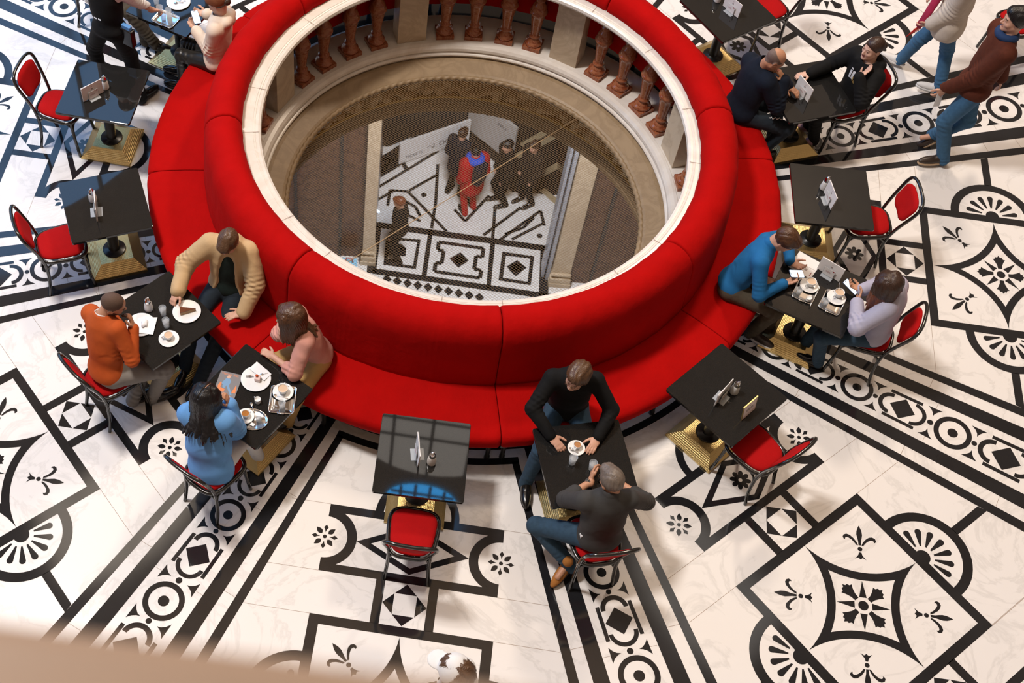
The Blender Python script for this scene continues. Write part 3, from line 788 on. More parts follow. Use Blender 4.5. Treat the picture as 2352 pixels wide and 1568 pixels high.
b = MB(); b.lathe([(.0, .0025), (.82, .0025), (.88, .006), (.97, .013), (1, .0135), (1, .012), (.90, .003), (.82, 0), (0, 0)], 48, M=Matrix.Diagonal((.132, .098, 1))); b.build('tray_body', CHROME, t)
plate('saucer', 'white saucer at the left end of the oval tray', 'saucer', -1.706, -3.040, .070, 'white saucers', ZT+.003)
cup('white espresso cup full of golden brown coffee on the oval tray', -1.706, -3.036, ZT+.0095, .032, .045, COFFEE, R(60))
spoon('silver teaspoon leaning over the back rim of the oval tray', (-1.677, -2.915), (-1.645, -3.0), ZT+.015)
tumbler('small water glass on the oval tray beside the espresso', -1.60, -3.065, ZT+.003, .028, .08, .5)
card('sugar_packet', 'crumpled red and white sugar packet on the oval tray', 'sugar packet', [(-1.655, -3.085), (-1.62, -3.10), (-1.635, -3.125), (-1.665, -3.11)], ZT+.0045, NAPK, .002)
# espresso table of the two men
plate('saucer', 'white saucer between the hands of the man in black', 'saucer', .906, -3.092, .070, 'white saucers')
cup('small espresso cup between the hands of the man in black', .910, -3.082, ZT+.0065, .030, .045, COFFEE, R(250))
spoon('silver teaspoon on the saucer of the man in black', (.852, -3.10), (.92, -3.14), ZT+.014)
tumbler('water glass in front of the man in black, left of the other glass', .871, -3.225, r=.034, h=.095)
tumbler('water glass held by the grey-haired man', 1.025, -3.262, r=.034, h=.095)
# menus and shakers on the other tables
menu_set('acrylic stand holding the pale menu on the waiter-side left table', 'pale menu turned to the viewer on the left table near the waiter', -3.535, .258, R(43.5))
shaker('sugar shaker right of the pale menu on the left table near the waiter', -3.448, .385)
menu_set('acrylic stand under the edge-on menu on the left table', 'menu seen edge-on on the empty left table, in front of the shaker', -3.25, -1.102, R(-76))
shaker('sugar shaker behind the edge-on menu on the empty left table', -3.305, -.972)
menu_set('acrylic stand on the bottom centre table', 'menu seen almost edge-on on the bottom centre table', -.338, -3.256, R(-83))
shaker('sugar shaker seen from above on the bottom centre table', -.225, -3.317)
menu_set('acrylic stand on the table with the reserved sign', 'menu standing edge-on on the table with the reserved sign', 2.095, -2.517, R(52))
shaker('sugar shaker behind the menu on the table with the reserved sign', 2.203, -2.448)
menu_set('acrylic stand on the right table with one empty chair', 'bluish menu on the right table with one empty chair', 3.232, -.315, R(-80))
shaker('sugar shaker left of the bluish menu on the right table', 3.212, -.168)
menu_set('acrylic stand on the bald man\'s table', 'white menu standing between the bald man and the woman in the hoodie', 3.145, 1.005, R(-62))
menu_set('acrylic stand on the table cut by the top edge', 'menu on the table cut by the top edge', 2.55, 2.10, R(-50))
shaker('sugar shaker at the top edge on the upper right table', 2.427, 2.249)
menu_set('acrylic stand on the table of the phone users', 'pale menu with a photo insert standing beside the lilac woman\'s phone', 3.13, -1.165, R(-36))
for st_, pts, z in (('open white menu lying under the blue-sweatered man\'s hands', [(2.911, -.929), (3.088, -1.050), (2.973, -1.222), (2.785, -1.105)], ZT),):
    mn = thing('open_menu', st_, 'menu', (2.939, -1.077, z), R(-34))
    b = MB(); b.box((0, .055, .003), (.215, .108, .006)); b.build('upper_page', PAPER, mn)
    b = MB(); b.box((0, -.055, .0025), (.215, .108, .005)); b.build('lower_page', PAPER, mn)
    b = MB(); b.box((.085, -.06, .0053), (.006, .045, .0005)); b.box((.03, -.04, .0053), (.025, .025, .0005), m=1); b.build('cover_print', [LOGO, GREYP], mn)
sg = thing('reserved_sign', 'small gold framed white reserved sign standing on the table at right', 'sign', (2.300, -2.652, ZT), R(45.5))
M = Matrix.Rotation(R(-9), 3, 'X')
b = MB(); b.box(M @ Vector((0, 0, .082)), (.175, .009, .165), M=M); b.build('gold_frame', mat('brushed gold frame', (.52, .36, .14, 1), .35, metal=.7), sg)
b = MB(); b.box(M @ Vector((0, -.0052, .082)), (.160, .0012, .150), M=M); b.build('white_panel', PAPER, sg)
text('lettering', 'RESERVIERT\nRESERVED', .019, BLK, sg, tuple(M @ Vector((0, -.0062, .088))), (R(81), 0, 0), .0002)
b = MB(); b.box(M @ Vector((0, -.006, .03)), (.12, .0006, .0015), M=M); b.box(M @ Vector((0, -.006, .128)), (.012, .0006, .010), M=M); b.build('print', GREYP, sg)
# trays of the phone users
for lab, (x, y), a, (sx, sy), (cx, cy), (gx, gy), h in (('silver tray nearer the man in the blue sweater', (2.910, -1.367), R(-26.5), (2.947, -1.305), (2.955, -1.296), (2.845, -1.395), 10), ('silver tray nearer the woman in the lilac sweater', (3.129, -1.465), R(-27.5), (3.168, -1.412), (3.185, -1.390), (3.062, -1.49), 10)):
    wh = 'blue-sweatered man' if x < 3 else 'lilac-sweatered woman'
    rtray(lab, x, y, a, .185, .235)
    plate('saucer', 'white saucer on the tray nearer the '+wh, 'saucer', sx, sy, .082, 'white saucers', ZT+.003)
    cup('white cup of milky coffee on the tray nearer the '+wh, cx, cy, ZT+.0095, .042, .06, MILKC, R(215))
    tumbler('small glass of ice on the tray nearer the '+wh, gx, gy, ZT+.003, .028, .07, .6)
t = thing('milk_jug', 'little white jug at the front of the blue-sweatered man\'s tray', 'jug', (2.920, -1.462, ZT+.003), R(40))
solid('jug_body', [(.020, 0), (.023, .01), (.024, .025), (.020, .036), (.022, .042), (.0205, .042), (.017, .036), (0, .028)], PORC, t); b = MB(); b.tube([(.018, 0, .038), (.031, 0, .045)], [.007, .004], 6); b.build('spout', PORC, t)
spoon('silver teaspoon sticking out over the front of the blue-sweatered man\'s tray', (2.955, -1.425), (2.930, -1.535), ZT+.016)
spoon('silver teaspoon standing in the lilac woman\'s cup', (3.18, -1.385), (3.165, -1.345), ZT+.03, zz=.10)
# waiter's table
rtray('rectangular silver tray with empty glasses at the table being cleared', -3.035, 1.355, R(-25), .235, .19)
plate('plate', 'white plate with used cutlery at the top edge', 'plate', -2.950, 1.610, .118, 'large white dinner plates')
spoon('dirty teaspoon on the white plate at the top edge', (-2.99, 1.585), (-2.90, 1.60), ZT+.013); spoon('used fork on the white plate at the top edge', (-2.97, 1.63), (-2.88, 1.625), ZT+.013, 'fork')
tumbler('tall empty glass left of the plate at the top edge', -3.160, 1.565, fill=0)
tumbler('empty glass on the cleared tray, behind the other one', -3.01, 1.40, ZT+.003, fill=0)
tumbler('empty glass on the cleared tray near its front corner', -2.985, 1.315, ZT+.003, fill=0)
tumbler('empty glass in the middle of the cleared tray', -3.05, 1.33, ZT+.003, fill=0)
card('napkin', 'folded white napkin at the table edge under the cream woman\'s hands', 'napkin', [(-2.62, 1.30), (-2.50, 1.26), (-2.54, 1.16), (-2.66, 1.21)], .497, NAPK, .003)
def phone(label, pos, rot, scr=SCREEN):
    t = thing('mobile_phone', label, 'phone', pos, 0, 'lit mobile phones'); t.rotation_euler = rot
    b = MB(); b.box((0, 0, 0), (.073, .150, .008)); b.build('case', PHBLK, t, bevel=.003)
    b = MB(); b.prism(sum([arc(cx, cy, .008, a, a+PI/2, 4) for cx, cy, a in ((.026, .064, 0), (-.026, .064, PI/2), (-.026, -.064, PI), (.026, -.064, 1.5*PI))], []), .0042, .0047); b.build('screen', scr, t)
    b = MB(); b.box((0, .066, .0048), (.022, .005, .0006)); b.build('notch', PHBLK, t)
    return t
# ---------------------------------------------------------------- people: implicit surfaces meshed by surface nets
class SDF:
    def __init__(s, lo, hi, res):
        s.lo = np.array(lo, np.float32); s.res = res
        s.n = np.maximum(3, np.ceil((np.array(hi)-np.array(lo))/res).astype(int)+1)
        s.v = np.full(tuple(s.n), .08, np.float32)
        s.ax = [s.lo[i]+res*np.arange(s.n[i], dtype=np.float32) for i in range(3)]
    def sl(s, lo, hi, pad):
        out = []
        for i in range(3):
            a = int(max(0, math.floor((lo[i]-pad-s.lo[i])/s.res))); b = int(min(s.n[i], math.ceil((hi[i]+pad-s.lo[i])/s.res)+1))
            if b <= a: return None
            out.append(slice(a, b))
        return tuple(out)
    def grid(s, sl): return (s.ax[0][sl[0]][:, None, None], s.ax[1][sl[1]][None, :, None], s.ax[2][sl[2]][None, None, :])
    def comb(s, sl, d, k, op):
        v = s.v[sl]
        if op == 'add':
            if k <= 0: s.v[sl] = np.minimum(v, d)
            else:
                h = np.clip(.5+.5*(v-d)/k, 0, 1); s.v[sl] = v*(1-h)+d*h-k*h*(1-h)
        else:
            d = -d
            if k <= 0: s.v[sl] = np.maximum(v, d)
            else:
                h = np.clip(.5-.5*(v-d)/k, 0, 1); s.v[sl] = v*(1-h)+d*h+k*h*(1-h)
    def cap(s, a, b, ra, rb=None, k=.02, op='add'):
        rb = ra if rb is None else rb; a = np.array(a, float); b = np.array(b, float); r = max(ra, rb)
        sl = s.sl(np.minimum(a, b)-r, np.maximum(a, b)+r, k+.012)
        if sl is None: return
        X, Y, Z = s.grid(sl); ba = b-a; L = max(1e-9, ba@ba)
        t = np.clip(((X-a[0])*ba[0]+(Y-a[1])*ba[1]+(Z-a[2])*ba[2])/L, 0, 1)
        d = np.sqrt((X-a[0]-t*ba[0])**2+(Y-a[1]-t*ba[1])**2+(Z-a[2]-t*ba[2])**2)-(ra+(rb-ra)*t)
        s.comb(sl, d.astype(np.float32), k, op)
    def ell(s, c, r, M=None, k=.02, op='add'):
        c = np.array(c, float); r = np.array(r, float); M = np.eye(3) if M is None else np.array(M)
        ext = np.sqrt(((M*r[None, :])**2).sum(1))
        sl = s.sl(c-ext, c+ext, k+.012)
        if sl is None: return
        X, Y, Z = s.grid(sl); X = X-c[0]; Y = Y-c[1]; Z = Z-c[2]; k0 = 0; k1 = 0
        for i in range(3):
            q = X*M[0, i]+Y*M[1, i]+Z*M[2, i]; k0 = k0+(q/r[i])**2; k1 = k1+(q/r[i]**2)**2
        k0 = np.sqrt(k0); k1 = np.sqrt(k1)+1e-6
        s.comb(sl, (k0*(k0-1)/k1).astype(np.float32), k, op)
    def plane(s, n, d, k=0, box=None):
        n = np.array(n, float); X, Y, Z = s.ax[0][:, None, None], s.ax[1][None, :, None], s.ax[2][None, None, :]
        s.comb((slice(None),)*3, -(X*n[0]+Y*n[1]+Z*n[2]-d).astype(np.float32), k, 'sub')
    def mesh(s):
        v = s.v; S = v < 0; nx, ny, nz = (d-1 for d in v.shape)
        cnt = np.zeros((nx, ny, nz), np.int8)
        for i in (0, 1):
            for j in (0, 1):
                for k in (0, 1): cnt += S[i:i+nx, j:j+ny, k:k+nz]
        act = np.argwhere((cnt > 0) & (cnt < 8)); idx = np.full((nx, ny, nz), -1, np.int32)
        idx[act[:, 0], act[:, 1], act[:, 2]] = np.arange(len(act))
        P = np.zeros((len(act), 3)); W = np.zeros(len(act))
        cor = [(i, j, k) for i in (0, 1) for j in (0, 1) for k in (0, 1)]
        vals = {c: v[act[:, 0]+c[0], act[:, 1]+c[1], act[:, 2]+c[2]] for c in cor}
        for c in cor:
            for a in range(3):
                if c[a]: continue
                d = list(c); d[a] = 1; d = tuple(d); A, B = vals[c], vals[d]; m = (A < 0) != (B < 0)
                t = np.where(m, A/np.where(m, A-B, 1), 0)
                p = np.array(c, float)[None, :].repeat(len(act), 0); p[:, a] = t
                P += p*m[:, None]; W += m
        P = (P/W[:, None]+act)*s.res+s.lo
        Q = []
        for a in range(3):
            u, w = (a+1) % 3, (a+2) % 3
            s0 = [slice(0, v.shape[i]) for i in range(3)]; s1 = list(s0)
            s0[a] = slice(0, v.shape[a]-1); s1[a] = slice(1, v.shape[a])
            E = np.argwhere(S[tuple(s0)] != S[tuple(s1)])
            ok = (E[:, u] > 0) & (E[:, w] > 0) & (E[:, u] < v.shape[u]-1) & (E[:, w] < v.shape[w]-1); E = E[ok]
            ins = S[E[:, 0], E[:, 1], E[:, 2]]
            o = []
            for du, dw in ((-1, -1), (0, -1), (0, 0), (-1, 0)):
                c = E.copy(); c[:, u] += du; c[:, w] += dw; o.append(idx[c[:, 0], c[:, 1], c[:, 2]])
            q = np.stack(o, 1); q[~ins] = q[~ins][:, ::-1]; Q.append(q)
        Q = np.concatenate(Q); Q = Q[(Q >= 0).all(1)]
        return P, Q
def nrm(v): v = np.array(v, float); return v/max(1e-9, np.linalg.norm(v))
def normals(V, F):
    n = np.cross(V[F[:, 2]]-V[F[:, 0]], V[F[:, 3]]-V[F[:, 1]]); N = np.zeros_like(V)
    for i in range(4): np.add.at(N, F[:, i], n)
    return N/np.maximum(1e-9, np.linalg.norm(N, axis=1))[:, None]
def fbm(P, f, seed):
    r = np.random.RandomState(seed); o = np.zeros(len(P))
    for k in range(5):
        d = r.randn(3); d /= np.linalg.norm(d); e = r.randn(3); e /= np.linalg.norm(e); ff = f*r.uniform(.7, 1.6)
        o += np.sin((P@d)*ff+1.5*np.sin((P@e)*ff*.6+r.uniform(0, 6))+r.uniform(0, 6))
    return o/5
def wrinkle(V, F, segs, seed, amp=.0016, f=38):
    N = normals(V, F); d = amp*fbm(V, f, seed)+amp*1.9*np.clip(1-2.6*np.abs(fbm(V*np.array([1, 1, .75]), f*.42, seed+11)), 0, 1)*np.clip(.4+fbm(V, 9, seed+12), 0, 1)
    for a, b, A, lam in segs:        # ring folds across a limb, strongest near the joint at b
        a = np.array(a); b = np.array(b); ba = b-a; L = np.linalg.norm(ba); t = (V-a)@ba/(L*L)
        q = V-a-t[:, None]*ba; dist = np.linalg.norm(q, axis=1)
        win = np.exp(-((t-.92)/.33)**2)*np.clip((.15-dist)/.05, 0, 1)
        w2 = np.clip(.55+1.1*fbm(V, 16, seed+4), 0, 1.3); d += .75*A*win*w2*np.sin(2*PI*(t*L)/(lam*1.15)+4.6*fbm(V, 13, seed+1))
    return V+N*d[:, None]
def ik(a, c, l1, l2, hint):
    a, c, hint = (np.array(q, float) for q in (a, c, hint)); d = np.linalg.norm(c-a); s = max(1, d/(l1+l2)*1.01); l1 *= s; l2 *= s
    u = (c-a)/d; x = (l1*l1-l2*l2+d*d)/(2*d); h = math.sqrt(max(1e-6, l1*l1-x*x))
    p = hint-a; p = p-u*(p@u); n = np.linalg.norm(p); p = p/n if n > 1e-6 else np.array([0, 0, -1.])
    return a+u*x+p*h
def frame(yaw, pitch=0, roll=0):
    y, p, r = R(yaw), R(pitch), R(roll)
    f = np.array([math.cos(y)*math.cos(p), math.sin(y)*math.cos(p), -math.sin(p)])
    rt = np.array([math.sin(y), -math.cos(y), 0]); up = np.cross(rt, f)
    c, s = math.cos(r), math.sin(r)
    return np.stack([rt*c+up*s, f, up*c-rt*s], 1)    # columns right, forward, up
SKIN = {'fair': mat('fair skin', (.62, .34, .235, 1), .5, var=.07, vscale=14), 'tan': mat('warm skin', (.52, .26, .155, 1), .5, var=.07, vscale=14), 'pale': mat('pale skin', (.66, .40, .30, 1), .5, var=.07, vscale=14)}
LIP = mat('lip skin', (.42, .13, .10, 1), .45); EYE = mat('dark eyes', (.02, .012, .01, 1), .15); BROW = mat('eyebrow hair', (.10, .055, .035, 1), .8)
def hairmat(n, c, v=.55): return mat(n, c, .36, var=v, vscale=70, bump=.35, bscale=160, spec=.5, stretch=(1, 1, .22), bdist=.004)
HAIR = {'brown': hairmat('brown hair', (.085, .036, .017, 1)), 'auburn': hairmat('auburn tipped hair', (.16, .045, .018, 1)), 'black': hairmat('black hair', (.008, .007, .008, 1)),
        'grey': hairmat('grey brown hair', (.16, .125, .10, 1), .6), 'mid': hairmat('medium brown hair', (.10, .050, .025, 1)), 'dark': hairmat('dark brown hair', (.045, .022, .014, 1)),
        'buzz': mat('cropped dark hair', (.10, .058, .040, 1), .8, var=.25, vscale=120), 'beard': mat('short dark beard', (.10, .050, .032, 1), .8, var=.3, vscale=150), 'stub': mat('shaved grey stubble', (.16, .11, .09, 1), .7, var=.25, vscale=90)}
def cloth(n, c, r=.85, var=.12, sheen=.15, bump=.25, bs=230): return mat(n, c, r, var=var, vscale=30, bump=bump, bscale=bs, sheen=sheen, spec=.25, bdist=.004)
NP = [0]
def person(label, pel, neck, head, ty, hy, hp=10, hr=0, wR=None, eR=None, wL=None, eL=None, kR=None, aR=None, kL=None, aL=None, fyR=None, fyL=None, skin='fair', sex=1.0, size=1.0,
           hR=None, hL=None, nR=None, nL=None, cR=.5, cL=.5, hair=('short', 'brown'), top=None, bottom=None, shoe=None, beard=None, glasses=None, lean=None, extras=(), res=.0055, seatless=False, name='person', hipy=None):
    NP[0] += 1; seed = 100+NP[0]*17
    g = sex*size; pel, neck, head = (np.array(q, float) for q in (pel, neck, head))
    root = thing(name, label, 'person', (float(pel[0]), float(pel[1]), 0))
    org = np.array([pel[0], pel[1], 0])
    up = nrm(neck-pel); rt0 = np.array([math.sin(R(ty)), -math.cos(R(ty)), 0]); rt = nrm(rt0-up*(rt0@up)); fw = np.cross(up, rt)
    hyaw = ty if hipy is None else hipy
    rp = np.array([math.sin(R(hyaw)), -math.cos(R(hyaw)), 0]); fp = np.array([math.cos(R(hyaw)), math.sin(R(hyaw)), 0])
    T3 = np.stack([rt, fw, up], 1)
    sh = {s: neck-up*.055*g+rt*(s*.172*g)+fw*.01 for s in (1, -1)}
    arms = {}
    for s, w, e, hd, nn, cu in ((1, wR, eR, hR, nR, cR), (-1, wL, eL, hL, nL, cL)):
        if w is None: w = sh[s]-np.array([0, 0, .50*g])+fw*.08; e = e if e is not None else sh[s]-np.array([0, 0, .3])-fw*.1+rt*s*.05
        w = np.array(w, float)
        e = np.array(e if e is not None else (sh[s]+w)/2+np.array([0, 0, -.15])-fw*.05+rt*s*.1, float)
        el = ik(sh[s], w, .285*g, .255*g, e)
        arms[s] = (sh[s], el, w, nrm(w-el) if hd is None else nrm(hd), nn, cu)
    legs = {}
    for s, kk, aa, fy in ((1, kR, aR, fyR), (-1, kL, aL, fyL)):
        hip = pel+rp*(s*.088*g)+np.array([0, 0, -.02])
        kk = np.array(kk if kk is not None else hip+fp*.42+np.array([0, 0, -.01]), float); aa = np.array(aa if aa is not None else kk*[1, 1, 0]+[0, 0, .10]+fp*0, float)
        kn = ik(hip, aa, .43*g, .42*g, kk)
        fyy = R(fy if fy is not None else hyaw); legs[s] = (hip, kn, aa, np.array([math.cos(fyy), math.sin(fyy), 0]))
    H = frame(hy, hp, hr); hs = .97*size*(1 if sex > .95 else .96)
    hp_ = lambda x, y, z: head+H@(np.array([x, y, z])*hs)
    allp = [pel, neck, head]+[p for a in arms.values() for p in a[:3]]+[p for l in legs.values() for p in l[:3]]
    lo = np.min(allp, 0)-.23; hi = np.max(allp, 0)+.23
    def torso(S, gr, k=.05, hem=None, low=True, belly=1.0):
        ch = pel+(neck-pel)*.66; ab = pel+(neck-pel)*.36
        S.ell(ch, (.160*g+gr, .108*g+gr, .195*g+gr), T3, 0); S.ell(ab, (.145*g*belly+gr, .104*g*belly+gr, .16*g+gr), T3, .05)
        S.ell(pel, (.168*g+gr, .126*g+gr, .118*g+gr), np.stack([rp, fp, [0, 0, 1]], 1), .06)
        S.cap(sh[1]-rt*.02, sh[-1]+rt*.02, .056*g+gr, None, .06)
        S.cap(neck-up*.06, neck+up*.005, .078*g+gr, .056*g+gr, .05)
    def hand(S, s):
        a, el, w, h, nn, cu = arms[s]
        n = np.array(nn if nn is not None else [0, 0, -1], float); n = nrm(n-h*(n@h)); ac = np.cross(h, n)*s     # towards the thumb
        q = g*1.0; tilt = h
        S.cap(w-h*.02, w+h*.02, .025*q, .024*q, .015)
        Mh = np.stack([ac, h, n], 1)
        S.ell(w+h*.050*q, (.038*q, .050*q, .015*q), Mh, .012)
        for i, (o, L) in enumerate(((.027, .070), (.0095, .079), (-.0085, .073), (-.026, .057))):
            p = w+h*.088*q+ac*o*q; d = nrm(h+ac*o*1.6); c0 = cu*(.9+.12*i)
            for j, fr in enumerate((.45, .32, .25)):
                an = c0*(.55 if j == 0 else .95); d2 = d*math.cos(an)+n*math.sin(an); n2 = n*math.cos(an)-d*math.sin(an)
                e = p+d2*L*fr*q; S.cap(p, e, (.0092-.0007*j)*q, (.0087-.0008*j)*q, .006); p, d, n_ = e, d2, n2
                n = n2 if j < 2 else n
            n = np.array(nn if nn is not None else [0, 0, -1], float); n = nrm(n-h*(n@h))
        p = w+h*.028*q+ac*.026*q; d = nrm(h*.75+ac*.75+n*.25)
        for j, (L, r0) in enumerate(((.034, .0125), (.030, .0105), (.024, .0095))):
            e = p+d*L*q; S.cap(p, e, r0*q, (r0-.001)*q, .008); p = e; d = nrm(d+h*.35*(.5+cu)-ac*.25*cu+n*.15*cu)
    # ---- body
    S = SDF(lo, hi, res)
    torso(S, -.012)
    S.cap(neck-up*.02, hp_(0, -.025, -.06), .058*g, .052*g, .03)
    for s in (1, -1):
        a, el, w, *_ = arms[s]
        S.cap(a, el, .047*g, .037*g, .03); S.cap(el, el+(w-el)*.35, .037*g, .036*g, .015); S.cap(el+(w-el)*.3, w, .036*g, .025*g, .02); hand(S, s)
        hip, kn, an, fd = legs[s]
        S.cap(hip, kn, .078*g, .052*g, .04); S.cap(kn, kn+(an-kn)*.35, .050*g, .052*g, .02); S.cap(kn+(an-kn)*.3, an, .052*g, .034*g, .02)
        S.cap(an-[0, 0, .03], an+fd*.13-[0, 0, .055], .032, .024, .02)
    e3 = lambda c, r, k=.015, op='add': S.ell(hp_(*c), np.array(r)*hs, H, k*hs, op)
    cp = lambda a, b, r0, r1, k=.01, op='add': S.cap(hp_(*a), hp_(*b), r0*hs, r1*hs, k*hs, op)
    e3((0, -.015, .030), (.076, .098, .086), .03); e3((0, .028, -.030), (.062, .066, .078), .03); e3((0, .040, -.070), (.046, .045, .045), .03)
    cp((-.05, .0, -.055), (-.012, .075, -.098), .018, .016, .025); cp((.05, .0, -.055), (.012, .075, -.098), .018, .016, .025)
    e3((0, .078, -.100), (.020, .017, .016), .02)
    cp((-.032, .081, .020), (.032, .081, .020), .013 if sex > .96 else .010, .013 if sex > .96 else .010, .014); e3((.040, .062, -.030), (.024, .022, .020), .02); e3((-.040, .062, -.030), (.024, .022, .020), .02)
    e3((.031, .098, .003), (.017, .015, .011), .010, 'sub'); e3((-.031, .098, .003), (.017, .015, .011), .010, 'sub')
    cp((0, .088, .008), (0, .110, -.030), .0085, .0115, .008); e3((.011, .100, -.034), (.009, .010, .008), .006); e3((-.011, .100, -.034), (.009, .010, .008), .006)
    e3((0, .089, -.0575), (.022, .010, .0055), .005); e3((0, .088, -.069), (.020, .010, .006), .005)
    e3((.031, .080, .003), (.012, .0125, .0115), .002); e3((-.031, .080, .003), (.012, .0125, .0115), .002)
    for s in (1, -1):
        e3((s*.078, -.012, -.008), (.010, .024, .033), .010); e3((s*.086, -.006, -.006), (.006, .013, .019), .004, 'sub')
    V, F = S.mesh()
    C = V[F].mean(1); L = (C-head)@H/hs
    mi = np.zeros(len(F), np.int32)
    face = np.linalg.norm(L, axis=1) < .16
    mi[face & (L[:, 1] > .085) & (abs(L[:, 0]) < .022) & (L[:, 2] < -.052) & (L[:, 2] > -.075)] = 1
    for ex in (.031, -.031):
        d = np.sqrt((L[:, 0]-ex)**2+((L[:, 2]-.003)*1.5)**2); mi[face & (L[:, 1] > .082) & (d < .0085)] = 2
        mi[face & (L[:, 1] > .075) & (abs(L[:, 2]-.0245-(.004-abs(abs(L[:, 0])-.033)*.18)) < (.0036 if sex > .96 else .0024)) & (abs(L[:, 0]-ex) < .019)] = 3
    if beard: mi[face & (L[:, 2] < -.036+.25*np.maximum(0, .05-L[:, 1])) & (L[:, 1] > -.012) & (L[:, 2] > -.125) & (mi == 0) & ((L[:, 2] < -.048) | (abs(L[:, 0]) > .040))] = 4
    if beard: mi[face & (L[:, 1] > .08) & (abs(L[:, 2]+.047) < .006) & (abs(L[:, 0]) < .027) & (mi == 0)] = 4
    if hair[0] == 'buzz': mi[face & (L[:, 2] > .685*L[:, 1]+.010) & (L[:, 2] > -.055) & (L[:, 1] < .062) & (abs(L[:, 0]) < .0825)] = 5
    if hair[0] == 'bald': mi[face & (L[:, 2] > .75*L[:, 1]-.005) & (L[:, 2] > -.06) & (L[:, 1] < .045) & (L[:, 2] < .052-.25*L[:, 1]) & (abs(L[:, 0]) < .083)] = 5
    obj_np('body', V-org, F, [SKIN[skin], LIP, EYE, BROW, HAIR['beard'], HAIR[hair[1]] if hair[0] in ('buzz', 'bald') else BROW], root, mi=mi)
    # ---- clothing
    if top:
        gr = top.get('grow', .012); kind = top.get('kind', 'sweater'); S = SDF(lo, hi, top.get('res', .0065)); hem = top.get('hem', -.04)
        torso(S, gr, belly=top.get('belly', 1.03))
        if hem < -.12:
            S.ell(pel+np.array([0, 0, hem*.5]), (.172*g+gr, .135*g+gr, abs(hem)*.7+.03), np.stack([rp, fp, [0, 0, 1]], 1), .05)
        folds = []
        for s in (1, -1):
            a, el, w, *_ = arms[s]; slv = top.get('sleeve', 1.0); sr = top.get('arm', 1.0)
            if slv > 0:
                S.cap(a, el, (.052*g+gr)*sr, (.044*g+gr)*sr, .04)
                if slv > .5:
                    f = min(.98, (slv-.5)*2); e2 = el+(w-el)*f; S.cap(el, e2, (.044*g+gr)*sr, ((.030 if f > .9 else .038)*g+gr)*sr, .02)
                    if top.get('cuff', True): S.cap(e2-nrm(w-el)*.030, e2-nrm(w-el)*.002, .031*g+gr*1.05, None, .006)
                    folds.append((e2, el, top.get('fold', .005), .034))
                folds.append((a, el, top.get('fold', .005), .036))
            # shoulder folds
        # neck opening and hem
        nk = top.get('neck', .062)
        if kind == 'turtle' or top.get('collar'):
            S.cap(neck-up*.01, neck+up*.035+(head-neck)*.12, .064*g+gr*.8, .060*g+gr*.6, .015); S.cap(neck+up*.06+(head-neck)*.25, neck+up*.20+(head-neck)*.6, .054*g, .06*g, .0, 'sub')
        else: S.cap(neck+up*.012+fw*.012, neck+up*.12+fw*.05, nk*g, nk*g*1.1, .01, 'sub')
        if kind == 'vneck': S.cap(neck+fw*.09-up*.09, neck+up*.06+fw*.07, .012, .05, .01, 'sub')
        if top.get('hood'):
            b0 = neck-fw*.075+up*.005; S.ell(b0, (.125*g, .062*g, .060*g), T3, .03)
            for s in (1, -1): S.cap(b0+rt*s*.09, neck+rt*s*.075+fw*.075-up*.02, .040, .026, .03)
            S.cap(neck-up*.02, neck+up*.14+fw*.03, .062*g, .070*g, .01, 'sub')
        if kind == 'jacket':
            for t_ in np.linspace(0, 1, 36):
                c = pel-up*.13+(neck+up*.06-pel+up*.13)*t_+fw*.16; w0 = .098-.062*t_**1.2
                S.cap(c-rt*w0*.55, c+rt*w0*.55, w0*.62+.02, None, .004, 'sub')
        nh = (pel-neck)/np.linalg.norm(pel-neck) if seatless or hem < -.2 else nrm((pel-neck)*.75+np.array([0, 0, -.25]))
        S.plane(nh, float(nh@(pel+nh*(-hem)))+.0, .004)
        V, F = S.mesh(); V = wrinkle(V, F, folds, seed, top.get('amp', .0022), top.get('freq', 36))
        obj_np(top.get('name', 'sweater'), V-org, F, top['mat'], root)
        if top.get('under'):
            S = SDF(lo, hi, .0075); torso(S, gr*.35, belly=1.0); S.cap(neck+up*.02+fw*.015, neck+up*.12+fw*.05, .060*g, .066*g, .008, 'sub'); S.plane(nh, float(nh@(pel+nh*.03)), .004)
            V, F = S.mesh(); V = wrinkle(V, F, [], seed+5, .0035, 30); obj_np('shirt', V-org, F, top['under'], root)
        if top.get('shirtcollar'):
            b = MB(); pts = []
            for i in range(13):
                a = R(-150+300*i/12); pts.append(neck+up*.028+rt*math.sin(a)*.064*g+fw*(math.cos(a)*.062*g+.010)-up*.012*math.cos(a))
            b.tube([tuple(p-org) for p in pts], .011, 6, flat=1.7); b.build('shirt_collar', top['shirtcollar'], root)
        if top.get('whitecuff'):
            for s in (1, -1):
                a, el, w, *_ = arms[s]; u = nrm(w-el); b = MB(); b.tube([tuple(w-u*.012-org), tuple(w+u*.022-org)], [.040*g, .037*g], 14); b.build('shirt_cuff', top['whitecuff'], root)
    if bottom:
        gr = bottom.get('grow', .010); S = SDF(lo, hi, .0065)
        S.ell(pel-np.array([0, 0, .012]), (.160*g+gr*.3, .119*g+gr*.3, .106*g+gr*.3), np.stack([rp, fp, [0, 0, 1]], 1), 0)
        S.ell(pel+(neck-pel)*.16, (.138*g, .100*g, .08*g), T3, .04)
        folds = []; wd = bottom.get('wide', 1.0)
        for s in (1, -1):
            hip, kn, an, fd = legs[s]; an2 = an+(an-kn)*.115
            S.cap(hip, kn, .084*g+gr, .058*g*wd+gr, .05); S.cap(kn, an2, .057*g*wd+gr, .045*g*wd+gr, .02)
            S.plane((0, 0, 0), 1)if False else None
            folds += [(hip, kn, .004, .05), (an2, kn, .004, .05), (kn, an2, .0045, .04)]
